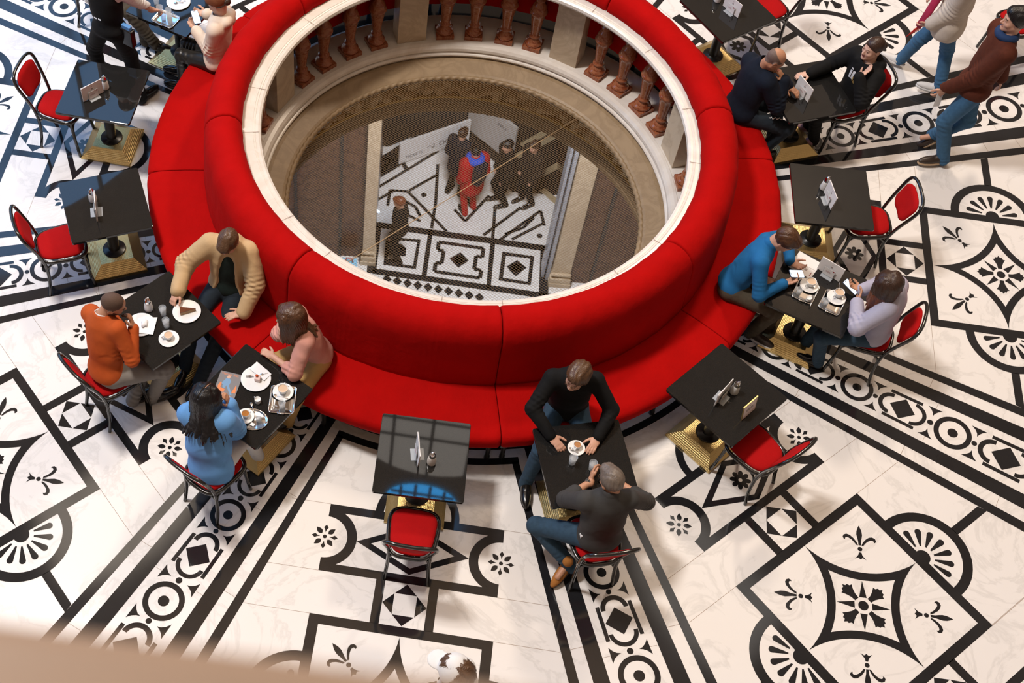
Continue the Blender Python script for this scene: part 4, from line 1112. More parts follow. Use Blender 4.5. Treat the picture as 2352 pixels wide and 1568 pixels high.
        n_ = nrm(neck-pel); S.plane(n_, float(n_@(pel+n_*.10)), .004)
        V, F = S.mesh(); V = wrinkle(V, F, folds, seed+2, .002, 34); obj_np(bottom.get('name', 'trousers'), V-org, F, bottom['mat'], root)
    if shoe:
        for s in (1, -1):
            hip, kn, an, fd = legs[s]; pit = shoe.get('pitch', {}).get(s, 0); q = g
            f = nrm(fd*math.cos(pit)-np.array([0, 0, math.sin(pit)])); sd = nrm(np.cross(f, [0, 0, 1])); u = np.cross(sd, f)
            M = np.stack([sd, f, u], 1); base = an-u*.072
            S = SDF(an-.34, an+.34, .006)
            S.ell(base+f*.10*q+u*.028, (.043*q, .135*q, .036*q), M, 0); S.ell(base+f*.015*q+u*.045, (.037*q, .062*q, .048*q), M, .03)
            S.cap(base+u*.05, base+u*.05+u*shoe.get('high', .03), .041*q, .044*q, .02)
            S.plane(-u, float(-u@(base+u*.008)), .004)
            V, F = S.mesh(); sh_ = obj_np('shoe', V-org, F, shoe['mat'], root)
            S = SDF(an-.34, an+.34, .006); S.ell(base+f*.085*q+u*.004, (.048*q, .152*q, .05*q), M, 0); S.plane(u, float(u@(base+u*.014)), .002); S.plane(-u, float(-u@(base-u*.012)), .002)
            V, F = S.mesh(); obj_np('sole', V-org, F, shoe.get('sole', shoe['mat']), sh_)
    # ---- hair
    kind, hc = hair[0], hair[1]; hv = hair[2] if len(hair) > 2 else {}
    if kind in ('short', 'long', 'bun', 'pony', 'crop'):
        S = SDF(head-.23*size, head+.23*size, .0045)
        if kind == 'long': S = SDF(head-np.array([.3, .3, .5]), head+np.array([.3, .3, .22]), .0055)
        e3 = lambda c, r, k=.015, op='add': S.ell(hp_(*c), np.array(r)*hs, H, k*hs, op)
        vol = hv.get('vol', .012)
        e3((0, -.018, .034), (.077+vol, .099+vol, .088+vol), 0)
        if kind in ('short', 'crop'): e3((0, .055, .092), (.055, .045, .024+vol), .03)
        e3((0, .105, -.045), (.082, .070, .098), .012, 'sub')
        n = H@nrm((0, .66, -.75)); d0 = n@hp_(0, .084, .060 if kind != 'crop' else .066); S.plane(n, float(d0), .016) if kind != 'long' else None
        nb = H@np.array([0, 0, -1.]); S.plane(nb, float(nb@hp_(0, 0, -.075 if kind != 'long' else -.06)), .006)
        if kind == 'bun': e3((0, -.125, -.005), (.042, .042, .040), .015)
        rr = random.Random(seed)
        if kind in ('long', 'pony'):
            Ln = hv.get('len', .26); spread = hv.get('spread', 125); n1 = hv.get('n', 30); n2 = 34
            for i in range(n1+n2):
                thick = i < n1; cnt = n1 if thick else n2; ii = i if thick else i-n1
                az = 180+(-spread+2*spread*(ii+rr.random())/cnt); el0 = rr.uniform(0, 48)
                ca, sa = math.cos(R(az)), math.sin(R(az)); p = np.array([sa*.078*math.cos(R(el0)), ca*.100*math.cos(R(el0))-.018, .034+.088*math.sin(R(el0))])
                q = np.array(hv.get('drift', (0, 0, 0)), float); prev = hp_(*p); out = H@np.array([sa, ca, 0]); steps = 9; L = Ln*(rr.uniform(.80, 1.0) if thick else rr.uniform(.9, 1.12))
                vel = nrm(np.array([0, 0, -1.])+.30*out-.15*H[:, 1]); wv = rr.uniform(0, 6)
                for j in range(steps):
                    t = j/steps; vel = nrm(vel+np.array([0, 0, -.5])+q+rt*.10*math.sin(wv+j*1.3)+fw*.06*math.cos(wv+j))
                    nx = prev+vel*L/steps
                    hl = H.T@(nx-hp_(0, -.018, .025))/hs; e = math.sqrt((hl[0]/.088)**2+(hl[1]/.110)**2+(hl[2]/.10)**2)
                    if e < 1: nx = hp_(0, -.018, .025)+H@(hl/e)*hs
                    dd = nx-(neck-up*.06); lat = dd@rt; f_ = dd@fw; uu = dd@up; sc = min(1, max(.45, .45+(.075-uu)/.16*.55)); e = math.sqrt((lat/(.215*sc))**2+((f_+.0)/(.158*sc))**2)
                    if e < 1 and uu < .075: kk_ = 1/max(e, .6); nx = nx+rt*lat*(kk_-1)*.6+fw*f_*(kk_-1)
                    if thick: S.cap(prev, nx, .024*(1-.62*t**1.5), .024*(1-.62*(t+1/steps)**1.5), .018)
                    else: S.cap(prev, nx, .0085*(1-.6*t), .0085*(1-.6*(t+1/steps)), .010)
                    prev = nx
            if kind == 'pony': e3((0, -.108, .01), (.022, .03, .022), .012)
            e3((0, .110, -.035), (hv.get('open', .060), .065, .092), .008, 'sub')
        V, F = S.mesh()
        Lc = (V-head)@H/hs; ang = np.arctan2(Lc[:, 0], Lc[:, 1]+.02); N = normals(V, F)
        st = np.sin(ang*46+9*Lc[:, 2]+3*fbm(V, 30, seed))*.5+.5*np.sin(ang*83+14*Lc[:, 2]+4*fbm(V, 40, seed+3))
        if hv.get('part'): 
            pw = np.exp(-(Lc[:, 0]/.006)**2)*(Lc[:, 2] > .05); V = V-N*(.011*pw)[:, None]
        if kind in ('short', 'crop'): st = st*.6+.9*np.sin(Lc[:, 0]*130+50*Lc[:, 1]*hv.get('sweep', .4)+3*fbm(V, 40, seed+4))*.7
        V = V+N*(st*hv.get('rough', .0028)*np.clip(np.hypot(Lc[:, 0], Lc[:, 1]+.02)/.05, .1, 1))[:, None]
        ms = [HAIR[hc]]; mi = None
        if hv.get('tips'):
            ms.append(HAIR[hv['tips']]); mi = (((V[F].mean(1)-head)[:, 2]+.02*fbm(V[F].mean(1), 60, 3)) < -.075).astype(np.int32)
        if hv.get('part'):
            ms.append(SKIN[skin]); C = Lc[F].mean(1); mi = np.where((abs(C[:, 0]) < .0032) & (C[:, 2] > .072) & (C[:, 1] > -.06), len(ms)-1, 0 if mi is None else mi).astype(np.int32)
        obj_np('hair', V-org, F, ms, root, mi=mi)
    if glasses:
        b = MB()
        for ex in (.031, -.031):
            b.tube([tuple(hp_(ex+.022*math.cos(a), .102, -.002+.017*math.sin(a))-org) for a in np.linspace(0, 2*PI, 17)[:-1]], .0016, 5, closed=True)
            b.tube([tuple(hp_(math.copysign(.052, ex), .098, .004)-org), tuple(hp_(math.copysign(.079, ex), .02, .008)-org), tuple(hp_(math.copysign(.082, ex), -.02, .004)-org)], .0015, 5)
        b.tube([tuple(hp_(-.009, .103, .002)-org), tuple(hp_(.009, .103, .002)-org)], .0015, 5)
        b.build('glasses', glasses, root)
    info = dict(root=root, org=org, hp=hp_, H=H, arms=arms, legs=legs, neck=neck, up=up, rt=rt, fw=fw, pel=pel, sh=sh, hs=hs, T3=T3, rp=rp, fp=fp, g=g)
    return info
def watch(I, s, m, face=None, off=.02):
    a, el, w, h, *_ = I['arms'][s]; u = nrm(w-el); c = w-u*off; b = MB(); b.tube([tuple(c-u*.010-I['org']), tuple(c+u*.010-I['org'])], .029*I['g'], 14)
    if face is not None: b.tube([tuple(c+nrm(face)*.024-I['org']), tuple(c+nrm(face)*.034-I['org'])], .017, 14, m=1)
    b.build('wrist_watch', [m, CHROME], I['root'])
# ---------------------------------------------------------------- the people
DENIM = cloth('blue denim', (.034, .068, .108, 1), var=.35); DDEN = cloth('dark denim', (.018, .026, .036, 1), var=.3); MDEN = cloth('mid blue denim', (.05, .13, .24, 1), var=.25)
BLKC = cloth('black wool', (.006, .006, .0063, 1), var=.3, sheen=.03); NAVY = cloth('dark navy fleece', (.006, .010, .020, 1), var=.3); ORC = cloth('orange wool', (.47, .085, .016, 1), var=.1)
TANJ = mat('tan cotton jacket', (.55, .37, .195, 1), .75, var=.08, vscale=20, bump=.15, bscale=120, spec=.3); GRNK = cloth('dark green knit', (.012, .022, .019, 1), var=.3); GRYT = cloth('grey chinos', (.26, .235, .21, 1), var=.1)
PINKB = mat('dusty pink blouse', (.60, .29, .235, 1), .7, var=.06, vscale=20, bump=.1, spec=.3); KHAK = mat('camel trousers', (.48, .29, .105, 1), .8, var=.08, vscale=20, bump=.15, spec=.25)
SKYB = cloth('sky blue wool', (.135, .33, .66, 1), var=.08, sheen=.3); WHT = cloth('white cotton', (.78, .77, .76, 1), var=.05); GRYS = cloth('charcoal knit', (.052, .050, .048, 1), var=.15)
ROYB = cloth('royal blue wool', (.015, .135, .345, 1), var=.1); BRNT = cloth('olive brown tweed', (.085, .07, .05, 1), var=.3); LIL = cloth('lilac grey wool', (.42, .41, .52, 1), var=.08, sheen=.3)
CRM = cloth('cream fleece', (.76, .62, .50, 1), var=.05); RUST = cloth('rust brown fleece', (.085, .021, .010, 1), var=.35, sheen=.1); CRKN = cloth('cream knit', (.60, .52, .44, 1), var=.1, bump=.5, bs=120)
LEA = mat('black leather trousers', (.018, .016, .014, 1), .35, spec=.5, var=.3); SHB = mat('black leather shoe', (.010, .009, .009, 1), .2, spec=.6); SUE = cloth('tan suede', (.38, .15, .035, 1), var=.25); SHW = mat('white trainer', (.70, .68, .66, 1), .5)
MAUV = mat('mauve trainer', (.40, .22, .25, 1), .6, var=.15); BRS = mat('dark brown shoe', (.035, .022, .016, 1), .4); SOLT = mat('tan sole', (.50, .35, .22, 1), .6); SOLD = mat('dark sole', (.03, .022, .018, 1), .5)
STRAP = mat('black watch strap', (.01, .01, .01, 1), .4); FRM = mat('thin metal glasses frame', (.25, .17, .10, 1), .2, metal=.8); BLUESH = cloth('light blue shirt', (.36, .42, .60, 1), var=.05); BLUESC = mat('dark blue scarf', (.010, .035, .11, 1), .8)
SHOEB = dict(mat=SHB, sole=SOLD); 
# man in orange
I = person('man in orange sweater on a chair, chin resting on his right hand', (-2.905, -2.60, .575), (-2.915, -2.405, 1.055), (-2.815, -2.372, 1.185), 50, 5, 24, -8, wR=(-2.672, -2.43, .955), eR=(-2.585, -2.525, .77), wL=(-2.70, -2.36, .64), eL=(-2.95, -2.2, .75),
           kR=(-2.44, -2.50, .57), aR=(-2.585, -2.52, .10), kL=(-2.60, -2.28, .56), aL=(-2.745, -2.55, .10), fyR=30, fyL=35, hR=(-.25, .45, .85), nR=(-.8, .1, .2), cR=.75, skin='tan', beard=True, hair=('buzz', 'buzz'), top=dict(mat=ORC, kind='sweater', neck=.070, fold=.0045, belly=1.05, arm=1.04), bottom=dict(mat=GRYT), shoe=SHOEB)
b = MB(); o = I['org']
b.tube([tuple(I['neck']+I['up']*.022+I['rt']*math.sin(a)*.068+I['fw']*(math.cos(a)*.066+.014)-I['up']*.014*math.cos(a)-o) for a in np.linspace(0, 2*PI, 25)[:-1]], .0065, 6, closed=True); b.build('shirt_neckband', WHT, I['root'])
# man in tan jacket
I = person('man in open tan bomber jacket on the bench, reaching for his cake', (-2.02, -1.64, .575), (-1.995, -1.585, 1.075), (-1.995, -1.69, 1.215), -97, -112, 42, 6, wR=(-2.405, -1.925, .80), eR=(-2.40, -1.68, .84), wL=(-1.862, -1.965, .625), eL=(-1.66, -1.84, .74),
           kR=(-2.30, -1.99, .56), aR=(-2.36, -2.20, .10), kL=(-2.00, -2.07, .56), aL=(-2.21, -2.31, .10), fyR=-105, fyL=-115, hR=(-.35, -.75, -.35), nR=(.1, -.3, -.9), cR=.85, hL=(-.85, -.35, -.05), nL=(.1, .1, -1), cL=.22, skin='fair', hair=('crop', 'mid', dict(vol=.010, rough=.003)),
           top=dict(mat=TANJ, kind='jacket', name='jacket', grow=.026, arm=1.12, hem=-.05, fold=.0055, amp=.004, freq=30, under=GRNK), bottom=dict(mat=DDEN), shoe=SHOEB)
watch(I, -1, STRAP, (0, 0, -1), .01)
# woman in pink
person('woman in dusty pink blouse and camel trousers leaning over the magazine table', (-1.205, -2.275, .575), (-1.345, -2.315, 1.015), (-1.432, -2.35, 1.155), 197, 185, 15, 5, wL=(-1.545, -2.488, .775), eL=(-1.37, -2.665, .75), wR=(-1.478, -2.41, .93), eR=(-1.52, -2.24, .78),
       kL=(-1.30, -2.60, .56), aL=(-1.42, -2.66, .10), kR=(-1.60, -2.32, .57), aR=(-1.68, -2.40, .10), fyL=215, fyR=200, hL=(-.85, .5, -.05), nL=(.0, .2, -.9), cL=.4, hR=(-.35, .1, .9), nR=(.7, .3, .1), cR=.9, sex=.90, skin='fair', hair=('long', 'brown', dict(len=.30, spread=128, tips='mid', rough=.0035, vol=.016)),
       top=dict(mat=PINKB, kind='shirt', name='blouse', sleeve=.66, cuff=False, arm=1.18, fold=.006, amp=.0045, hem=-.02), bottom=dict(mat=KHAK, wide=1.1), shoe=SHOEB)
# woman in blue
person('woman in sky blue sweater with long black hair, seen from behind', (-1.945, -3.385, .575), (-1.975, -3.215, 1.045), (-1.972, -3.150, 1.175), 76, 66, 28, 0, wR=(-1.815, -3.085, .975), eR=(-1.755, -3.16, .75), wL=(-1.99, -2.99, .93), eL=(-2.14, -3.04, .75),
       kR=(-1.70, -3.02, .57), aR=(-1.64, -3.02, .10), kL=(-1.86, -2.97, .57), aL=(-1.80, -2.95, .10), hR=(-.2, .1, .95), nR=(-.9, .1, .1), cR=.55, hL=(.1, .1, .9), nL=(.6, -.4, 0), cL=.7, sex=.92, skin='tan', hair=('long', 'black', dict(len=.40, spread=118, part=True, rough=.0026, drift=(-.01, -.10, 0))),
       top=dict(mat=SKYB, kind='sweater', grow=.026, arm=1.12, hem=-.17, fold=.004, belly=1.22), bottom=dict(mat=WHT), shoe=SHOEB)
# man in black
I = person('man in black sweater and glasses on the bench, both hands around an espresso', (.865, -2.60, .575), (.845, -2.635, 1.085), (.842, -2.735, 1.215), -90, -122, 14, 6, wR=(.700, -3.02, .775), eR=(.545, -2.93, .82), wL=(1.072, -3.0, .775), eL=(1.18, -2.80, .82),
           kR=(.66, -3.02, .57), aR=(.60, -3.06, .10), kL=(1.05, -3.03, .56), aL=(1.08, -3.12, .10), hR=(.62, -.72, -.12), nR=(.35, -.05, -.9), cR=.38, hL=(-.45, -.88, -.10), nL=(-.2, .0, -.95), cL=.25, skin='fair', glasses=FRM, hair=('short', 'mid', dict(vol=.022, rough=.0045)),
           top=dict(mat=BLKC, kind='vneck', fold=.005, belly=1.06, arm=1.08, shirtcollar=WHT, whitecuff=WHT, hem=-.03), bottom=dict(mat=DENIM), shoe=SHOEB, beard=False)
# grey-haired man
I = person('grey-haired man in dark grey sweater and jeans seen from behind, one boot tucked back', (1.095, -3.745, .575), (1.088, -3.665, 1.05), (1.085, -3.598, 1.175), 98, 118, 26, 0, wL=(1.005, -3.405, .785), eL=(.80, -3.56, .75), wR=(1.22, -3.39, .785), eR=(1.42, -3.50, .75),
           kL=(.685, -3.60, .60), aL=(.925, -3.80, .155), kR=(1.22, -3.36, .58), aR=(1.24, -3.28, .10), fyL=-125, fyR=95, hL=(.15, .95, .1), nL=(.75, -.1, -.1), cL=.55, hR=(-.85, .4, .1), nR=(0, .2, -.9), cR=.6, skin='tan', glasses=FRM, hair=('crop', 'grey', dict(vol=.011, rough=.003)),
           top=dict(mat=GRYS, kind='turtle', sleeve=.70, cuff=False, fold=.005, belly=1.08, arm=1.06, hem=-.07, grow=.016), bottom=dict(mat=DENIM), shoe=dict(mat=SUE, sole=SOLD, high=.085, pitch={-1: .35}))
watch(I, -1, STRAP, (-.6, .3, .6), .015)
b = MB(); b.box(tuple(np.array((.945, -3.80, .645))-I['org']), (.012, .03, .035), R(20)); b.build('care_label', WHT, I['root'])
# man in blue
I = person('man in royal blue sweater on the bench looking down at his phone', (2.345, -1.20, .575), (2.515, -1.145, 1.02), (2.632, -1.165, 1.155), -22, -22, 48, 0, wR=(2.71, -1.335, .775), eR=(2.47, -1.50, .75), wL=(2.795, -1.09, .785), eL=(2.80, -.98, .80),
           kR=(2.68, -1.42, .57), aR=(2.63, -1.36, .10), kL=(2.76, -1.15, .57), aL=(2.78, -1.27, .10), fyR=-35, fyL=-25, hR=(.82, .45, .15), nR=(-.2, .35, .8), cR=.55, hL=(.70, -.55, .05), nL=(.1, -.35, .85), cL=.6, skin='fair', hair=('short', 'brown', dict(vol=.016, rough=.003)),
           top=dict(mat=ROYB, kind='turtle', fold=.0055, arm=1.05, hem=-.02), bottom=dict(mat=BRNT, wide=1.1), shoe=dict(mat=BRS, sole=SHW))
watch(I, -1, STRAP, None, .03)
phone('lit phone in the hand of the man in the royal blue sweater', (2.815, -1.262, .835), (R(18), R(-12), R(103)))
# woman in lilac
person('woman in lilac grey sweater with auburn tipped hair, looking at her phone', (3.535, -1.59, .575), (3.545, -1.555, 1.045), (3.425, -1.565, 1.17), 152, 150, 34, 0, wL=(3.292, -1.535, .85), eL=(3.19, -1.76, .75), wR=(3.37, -1.37, .82), eR=(3.48, -1.27, .76),
       kL=(3.06, -1.66, .57), aL=(3.19, -1.63, .10), kR=(3.12, -1.42, .57), aR=(3.10, -1.45, .10), hL=(.35, .82, .35), nL=(-.75, .45, .0), cL=.3, hR=(-.85, .3, .1), nR=(-.1, .2, .9), cR=.6, sex=.95, skin='tan', hair=('long', 'dark', dict(len=.33, spread=125, tips='auburn', rough=.003, vol=.014)),
       top=dict(mat=LIL, kind='sweater', grow=.020, arm=1.14, hem=-.06, fold=.005, belly=1.08), bottom=dict(mat=DENIM), shoe=SHOEB)
phone('lit phone in front of the woman in lilac', (3.285, -1.33, .80), (R(14), R(6), R(48)))
# bald man
I = person('balding man in dark navy fleece on the bench, hands at his mouth', (2.60, .93, .575), (2.665, 1.015, 1.035), (2.752, .965, 1.19), 20, 2, 38, 0, wR=(2.892, .915, .985), eR=(2.965, .84, .78), wL=(3.0, 1.06, .78), eL=(2.90, 1.18, .78),
           kR=(2.96, .80, .57), aR=(2.88, .80, .10), kL=(3.05, 1.06, .57), aL=(3.05, 1.05, .10), hR=(-.55, .35, .65), nR=(-.5, .3, -.5), cR=.9, hL=(.6, -.7, .1), nL=(0, 0, -1), cL=.4, skin='tan', hair=('bald', 'stub'), top=dict(mat=NAVY, kind='sweater', name='fleece_jacket', grow=.024, arm=1.14, collar=True, hem=-.12, fold=.005), bottom=dict(mat=DDEN), shoe=SHOEB)
b = MB()
for i in range(9):
    b.box((.30+.013*i-.06, -.185+.010*math.sin(i*2.1), .652+.0*i), (.010, .012, .0035), i*.8)
b.build('printed_lettering', WHT, I['root'])
# woman in hoodie
I = person('woman in black printed hoodie gesturing with her left palm up', (3.70, 1.205, .575), (3.715, 1.185, 1.055), (3.695, 1.20, 1.205), 208, 205, 2, 0, wR=(3.245, 1.25, .785), eR=(3.44, 1.38, .80), wL=(3.597, .992, 1.03), eL=(3.75, .86, .84),
           kL=(3.36, .98, .57), aL=(3.47, 1.06, .10), kR=(3.36, 1.18, .57), aR=(3.44, 1.24, .10), fyR=185, fyL=195, hR=(-.92, -.2, -.1), nR=(0, 0, -1), cR=.25, hL=(.72, .45, .45), nL=(-.5, .3, .75), cL=.2, sex=.95, skin='pale', hair=('bun', 'dark', dict(vol=.007, rough=.002)),
           top=dict(mat=BLKC, kind='sweater', name='hoodie', grow=.020, arm=1.1, hood=True, hem=-.08, fold=.005), bottom=dict(mat=BLKC), shoe=dict(mat=MAUV, sole=SHW))
# chest print, wrapped just outside the hoodie front
def on_chest(I, x, y, off=.0):
    ch = I['pel']+(I['neck']-I['pel'])*.66; rx, ry = .160*I['g']+.021, .108*I['g']+.022
    z = y; q = max(0.05, 1-(x/rx)**2-(z/(.195*I['g']+.02))**2)
    return ch+I['rt']*x+I['up']*z+I['fw']*(ry*math.sqrt(q)+.004+off)-I['org']
def chest_patch(I, polys, name, mats):
    b = MB()
    for P, m, off in polys:
        c = (sum(p[0] for p in P)/len(P), sum(p[1] for p in P)/len(P)); n = len(P); vs = [on_chest(I, *c, off)]; rings = 4
        for k in range(1, rings+1): vs += [on_chest(I, c[0]+(p[0]-c[0])*k/rings, c[1]+(p[1]-c[1])*k/rings, off) for p in P]
        fs = [(0, 1+i, 1+(i+1) % n) for i in range(n)]
        for k in range(rings-1): fs += [(1+k*n+i, 1+(k+1)*n+i, 1+(k+1)*n+(i+1) % n, 1+k*n+(i+1) % n) for i in range(n)]
        b.add(vs, fs, m, True)
    return b.build(name, mats, I['root'])
def sub(P, k=6):
    o = []
    for a, c in zip(P, P[1:]+P[:1]): o += [(a[0]+(c[0]-a[0])*i/k, a[1]+(c[1]-a[1])*i/k) for i in range(k)]
    return o
WH2 = mat('white print', (.72, .70, .70, 1), .6); GLD = mat('ochre print', (.55, .35, .10, 1), .6)
chest_patch(I, [(sub([(-.05, -.06), (.05, -.07), (.06, .04), (.0, .07), (-.05, .03)]), 0, 0), (sub([(-.055, -.07), (-.01, -.075), (-.005, .02), (-.045, .0)]), 1, .0015), (circ(.045, .075, .018, 16), 0, 0), (circ(-.07, .05, .006, 10), 0, 0), (circ(-.08, .02, .006, 10), 0, 0), (circ(-.075, -.01, .005, 10), 0, 0)]
            + [(sub([(-.075+.0165*i, -.108), (-.064+.0165*i, -.108), (-.064+.0165*i, -.090), (-.075+.0165*i, -.090)], 2), 0, 0) for i in ()], 'chest_print', [WH2, GLD])
# lettering that follows the chest
cu = bpy.data.curves.new('lettering', 'FONT'); cu.body = 'I NEED SPACE'; cu.size = .026; cu.align_x = 'CENTER'; cu.align_y = 'CENTER'; cu.extrude = .0003
tmp = bpy.data.objects.new('tmp', cu); COL.objects.link(tmp); dg = bpy.context.evaluated_depsgraph_get(); me = bpy.data.meshes.new_from_object(tmp.evaluated_get(dg)); bpy.data.objects.remove(tmp)
for v in me.vertices: v.co = Vector(on_chest(I, -v.co.x*1.0 if False else v.co.x, v.co.y-.115, .002+v.co.z))
me.name = 'lettering'; me.materials.clear(); me.materials.append(WH2); o = bpy.data.objects.new('lettering', me); COL.objects.link(o); o.parent = I['root']
b = MB()
for s in (1, -1): b.tube([tuple(on_chest(I, s*.03, .12, .006)), tuple(on_chest(I, s*.026, .05, .006)), tuple(on_chest(I, s*.020, -.04, .005))], .0028, 6)
b.build('drawstring', BLKC, I['root'])
# waiter
I = person('waiter in black waistcoat and white shirt reaching over to clear a table', (-3.49, .985, .93), (-3.51, 1.05, 1.44), (-3.47, 1.10, 1.60), 62, 50, 25, 0, wR=(-3.135, 1.265, .925), eR=(-3.25, 1.22, 1.05), wL=(-3.46, 1.30, 1.12), eL=(-3.66, 1.20, 1.10),
           kR=(-3.36, 1.05, .50), aR=(-3.29, .95, .10), kL=(-3.67, 1.08, .50), aL=(-3.70, 1.08, .10), fyR=50, fyL=80, hR=(.5, .6, -.5), nR=(.1, -.3, -.9), cR=.85, skin='fair', hair=('short', 'dark'), seatless=True,
           top=dict(mat=WHT, kind='shirt', name='shirt', arm=1.22, grow=.006, hem=.10, fold=.006, collar=True, amp=.003), bottom=dict(mat=BLKC, wide=1.12), shoe=SHOEB)
S = SDF(I['pel']-.35, I['neck']+.35, .007)
for c, rr in ((.66, (.182, .130, .21)), (.36, (.168, .127, .17))): S.ell(I['pel']+(I['neck']-I['pel'])*c, rr, I['T3'], .05)
S.ell(I['pel'], (.182, .140, .12), np.stack([I['rp'], I['fp'], [0, 0, 1]], 1), .05); S.cap(I['sh'][1]+I['rt']*-.05, I['sh'][-1]+I['rt']*.05, .062, None, .05)
for s in (1, -1): S.ell(I['sh'][s]+I['rt']*s*.05-I['up']*.06, (.07, .16, .12), I['T3'], .01, 'sub')
S.cap(I['neck'], I['neck']+I['up']*.2, .075, None, .01, 'sub'); S.plane(-I['up'], float(-I['up']@(I['pel']-I['up']*.01)), .004); S.plane(I['up'], float(I['up']@(I['neck']+I['up']*.02)), .004)
V, F = S.mesh(); V = wrinkle(V, F, [], 9, .003, 30); obj_np('waistcoat', V-I['org'], F, BLKC, I['root'])
b = MB(); q = I['pel']+I['up']*.18-I['fw']*.146-I['org']
b.box(tuple(q+I['rt']*-.02), (.03, .004, .018), R(62-90)); b.box(tuple(q+I['rt']*.03), (.03, .004, .018), R(62-90)); b.build('waistcoat_buckle', CHROME, I['root'])
pb = I['pel']+I['rt']*.215-np.array([0, 0, .03]); b = MB(); b.box(tuple(pb-I['org']), (.06, .14, .20), R(62-0)); b.build('holster_pouch', SHB, I['root'], bevel=.01)
b = MB(); b.box(tuple(pb+np.array([0, 0, .115])-I['org']), (.04, .10, .05), R(62)); b.build('note_pad', mat('blue striped pad', (.10, .28, .62, 1), .5), I['root'], bevel=.006)
tumbler('empty tumbler tilted in the waiter\'s hand', -3.075, 1.325, .835, fill=0, r=.034, h=.085)
# customer whose legs show at the waiter's table
dup(c0, (-3.86, 2.02, 0), R(-20-90), 'bentwood chair hidden under the customer in grey trousers')
person('seated customer at the top edge, only grey trouser legs and black shoes showing', (-3.83, 2.01, .575), (-3.84, 2.05, 1.09), (-3.80, 2.05, 1.25), -20, -10, 20, 0, wR=(-3.40, 1.86, .785), eR=(-3.6, 1.8, .8), wL=(-3.35, 2.05, .785), eL=(-3.6, 2.2, .8),
       kR=(-3.48, 1.66, .56), aR=(-3.27, 1.67, .13), kL=(-3.42, 1.92, .56), aL=(-3.38, 1.76, .10), fyR=-15, fyL=-15, hair=('short', 'dark'), top=dict(mat=BLKC), bottom=dict(mat=BRNT), shoe=SHOEB)
# woman in cream
I = person('woman in cream hoodie and brown headband on the bench typing on a phone', (-2.50, 1.06, .575), (-2.445, 1.115, 1.045), (-2.475, 1.135, 1.20), 172, 160, 28, 0, wL=(-2.70, 1.135, .825), eL=(-2.555, .97, .76), wR=(-2.625, 1.335, .86), eR=(-2.48, 1.38, .80),
           kL=(-2.84, 1.12, .57), aL=(-2.88, 1.16, .10), kR=(-2.86, 1.32, .57), aR=(-2.92, 1.36, .10), hL=(-.55, .75, .2), nL=(.4, .3, .8), cL=.6, hR=(-.95, .1, .1), nR=(0, -.4, .8), cR=.7, sex=.93, skin='pale', hair=('bun', 'dark', dict(vol=.008, rough=.003)),
           top=dict(mat=CRM, kind='sweater', name='hoodie', grow=.020, arm=1.12, hood=True, hem=-.07, fold=.005), bottom=dict(mat=LEA), shoe=SHOEB)
S = SDF(I['head'] - .2 if False else I['hp'](0, 0, 0)-.2, I['hp'](0, 0, 0)+.2, .005); S.ell(I['hp'](0, -.016, .046), np.array((.094, .116, .098)), I['H'], 0)
n = nrm(I['H']@np.array((0, .42, -.9))); S.plane(n, float(n@I['hp'](0, .02, .040)), .006)
V, F = S.mesh(); V = wrinkle(V, F, [], 4, .003, 60); obj_np('knitted_headband', V-I['org'], F, cloth('brown wool', (.20, .07, .03, 1), bump=.6, bs=90), I['root'])
phone('lit phone in the hands of the woman in the cream hoodie', (-2.715, 1.255, .885), (R(14), R(10), R(205-180)))
# walkers
I = person('walking person in cream knit cardigan and blue jeans with a red scarf', (4.69, 2.03, .92), (4.68, 2.06, 1.42), (4.63, 2.09, 1.58), 165, 165, 5, 0, wL=(4.50, 1.97, .90), eL=(4.76, 1.93, 1.04), wR=(4.60, 2.30, 1.0), eR=(4.75, 2.3, 1.1),
           kR=(4.54, 2.17, .50), aR=(4.535, 2.29, .13), kL=(4.80, 1.99, .50), aL=(4.86, 1.90, .15), fyR=150, fyL=165, hL=(-.7, .2, -.6), nL=(-.3, .8, .2), cL=.5, sex=.95, hair=('long', 'brown'), seatless=True,
           top=dict(mat=CRKN, kind='sweater', name='cardigan', grow=.034, arm=1.2, hem=-.18, fold=.006, belly=1.1), bottom=dict(mat=MDEN, wide=1.08), shoe=dict(mat=SHW, sole=SHW))
sc = MB(); P0 = [(4.60, 2.13, 1.40), (4.50, 2.08, 1.25), (4.46, 2.04, 1.08), (4.43, 2.02, .92), (4.41, 2.02, .80)]
sc.tube([tuple(np.array(p)-I['org']) for p in P0], [.045, .05, .045, .04, .035], 10, flat=.6)
for i in range(7): sc.tube([tuple(np.array((4.41+.012*(i-3), 2.02+.010*(i-3), .80))-I['org']), tuple(np.array((4.385+.022*(i-3), 2.02+.016*(i-3), .70))-I['org'])], .004, 5, m=1)
sc.build('scarf', [mat('magenta red scarf', (.40, .02, .07, 1), .9, var=.6, vscale=12), mat('red fringe', (.55, .03, .02, 1), .9)], I['root'])
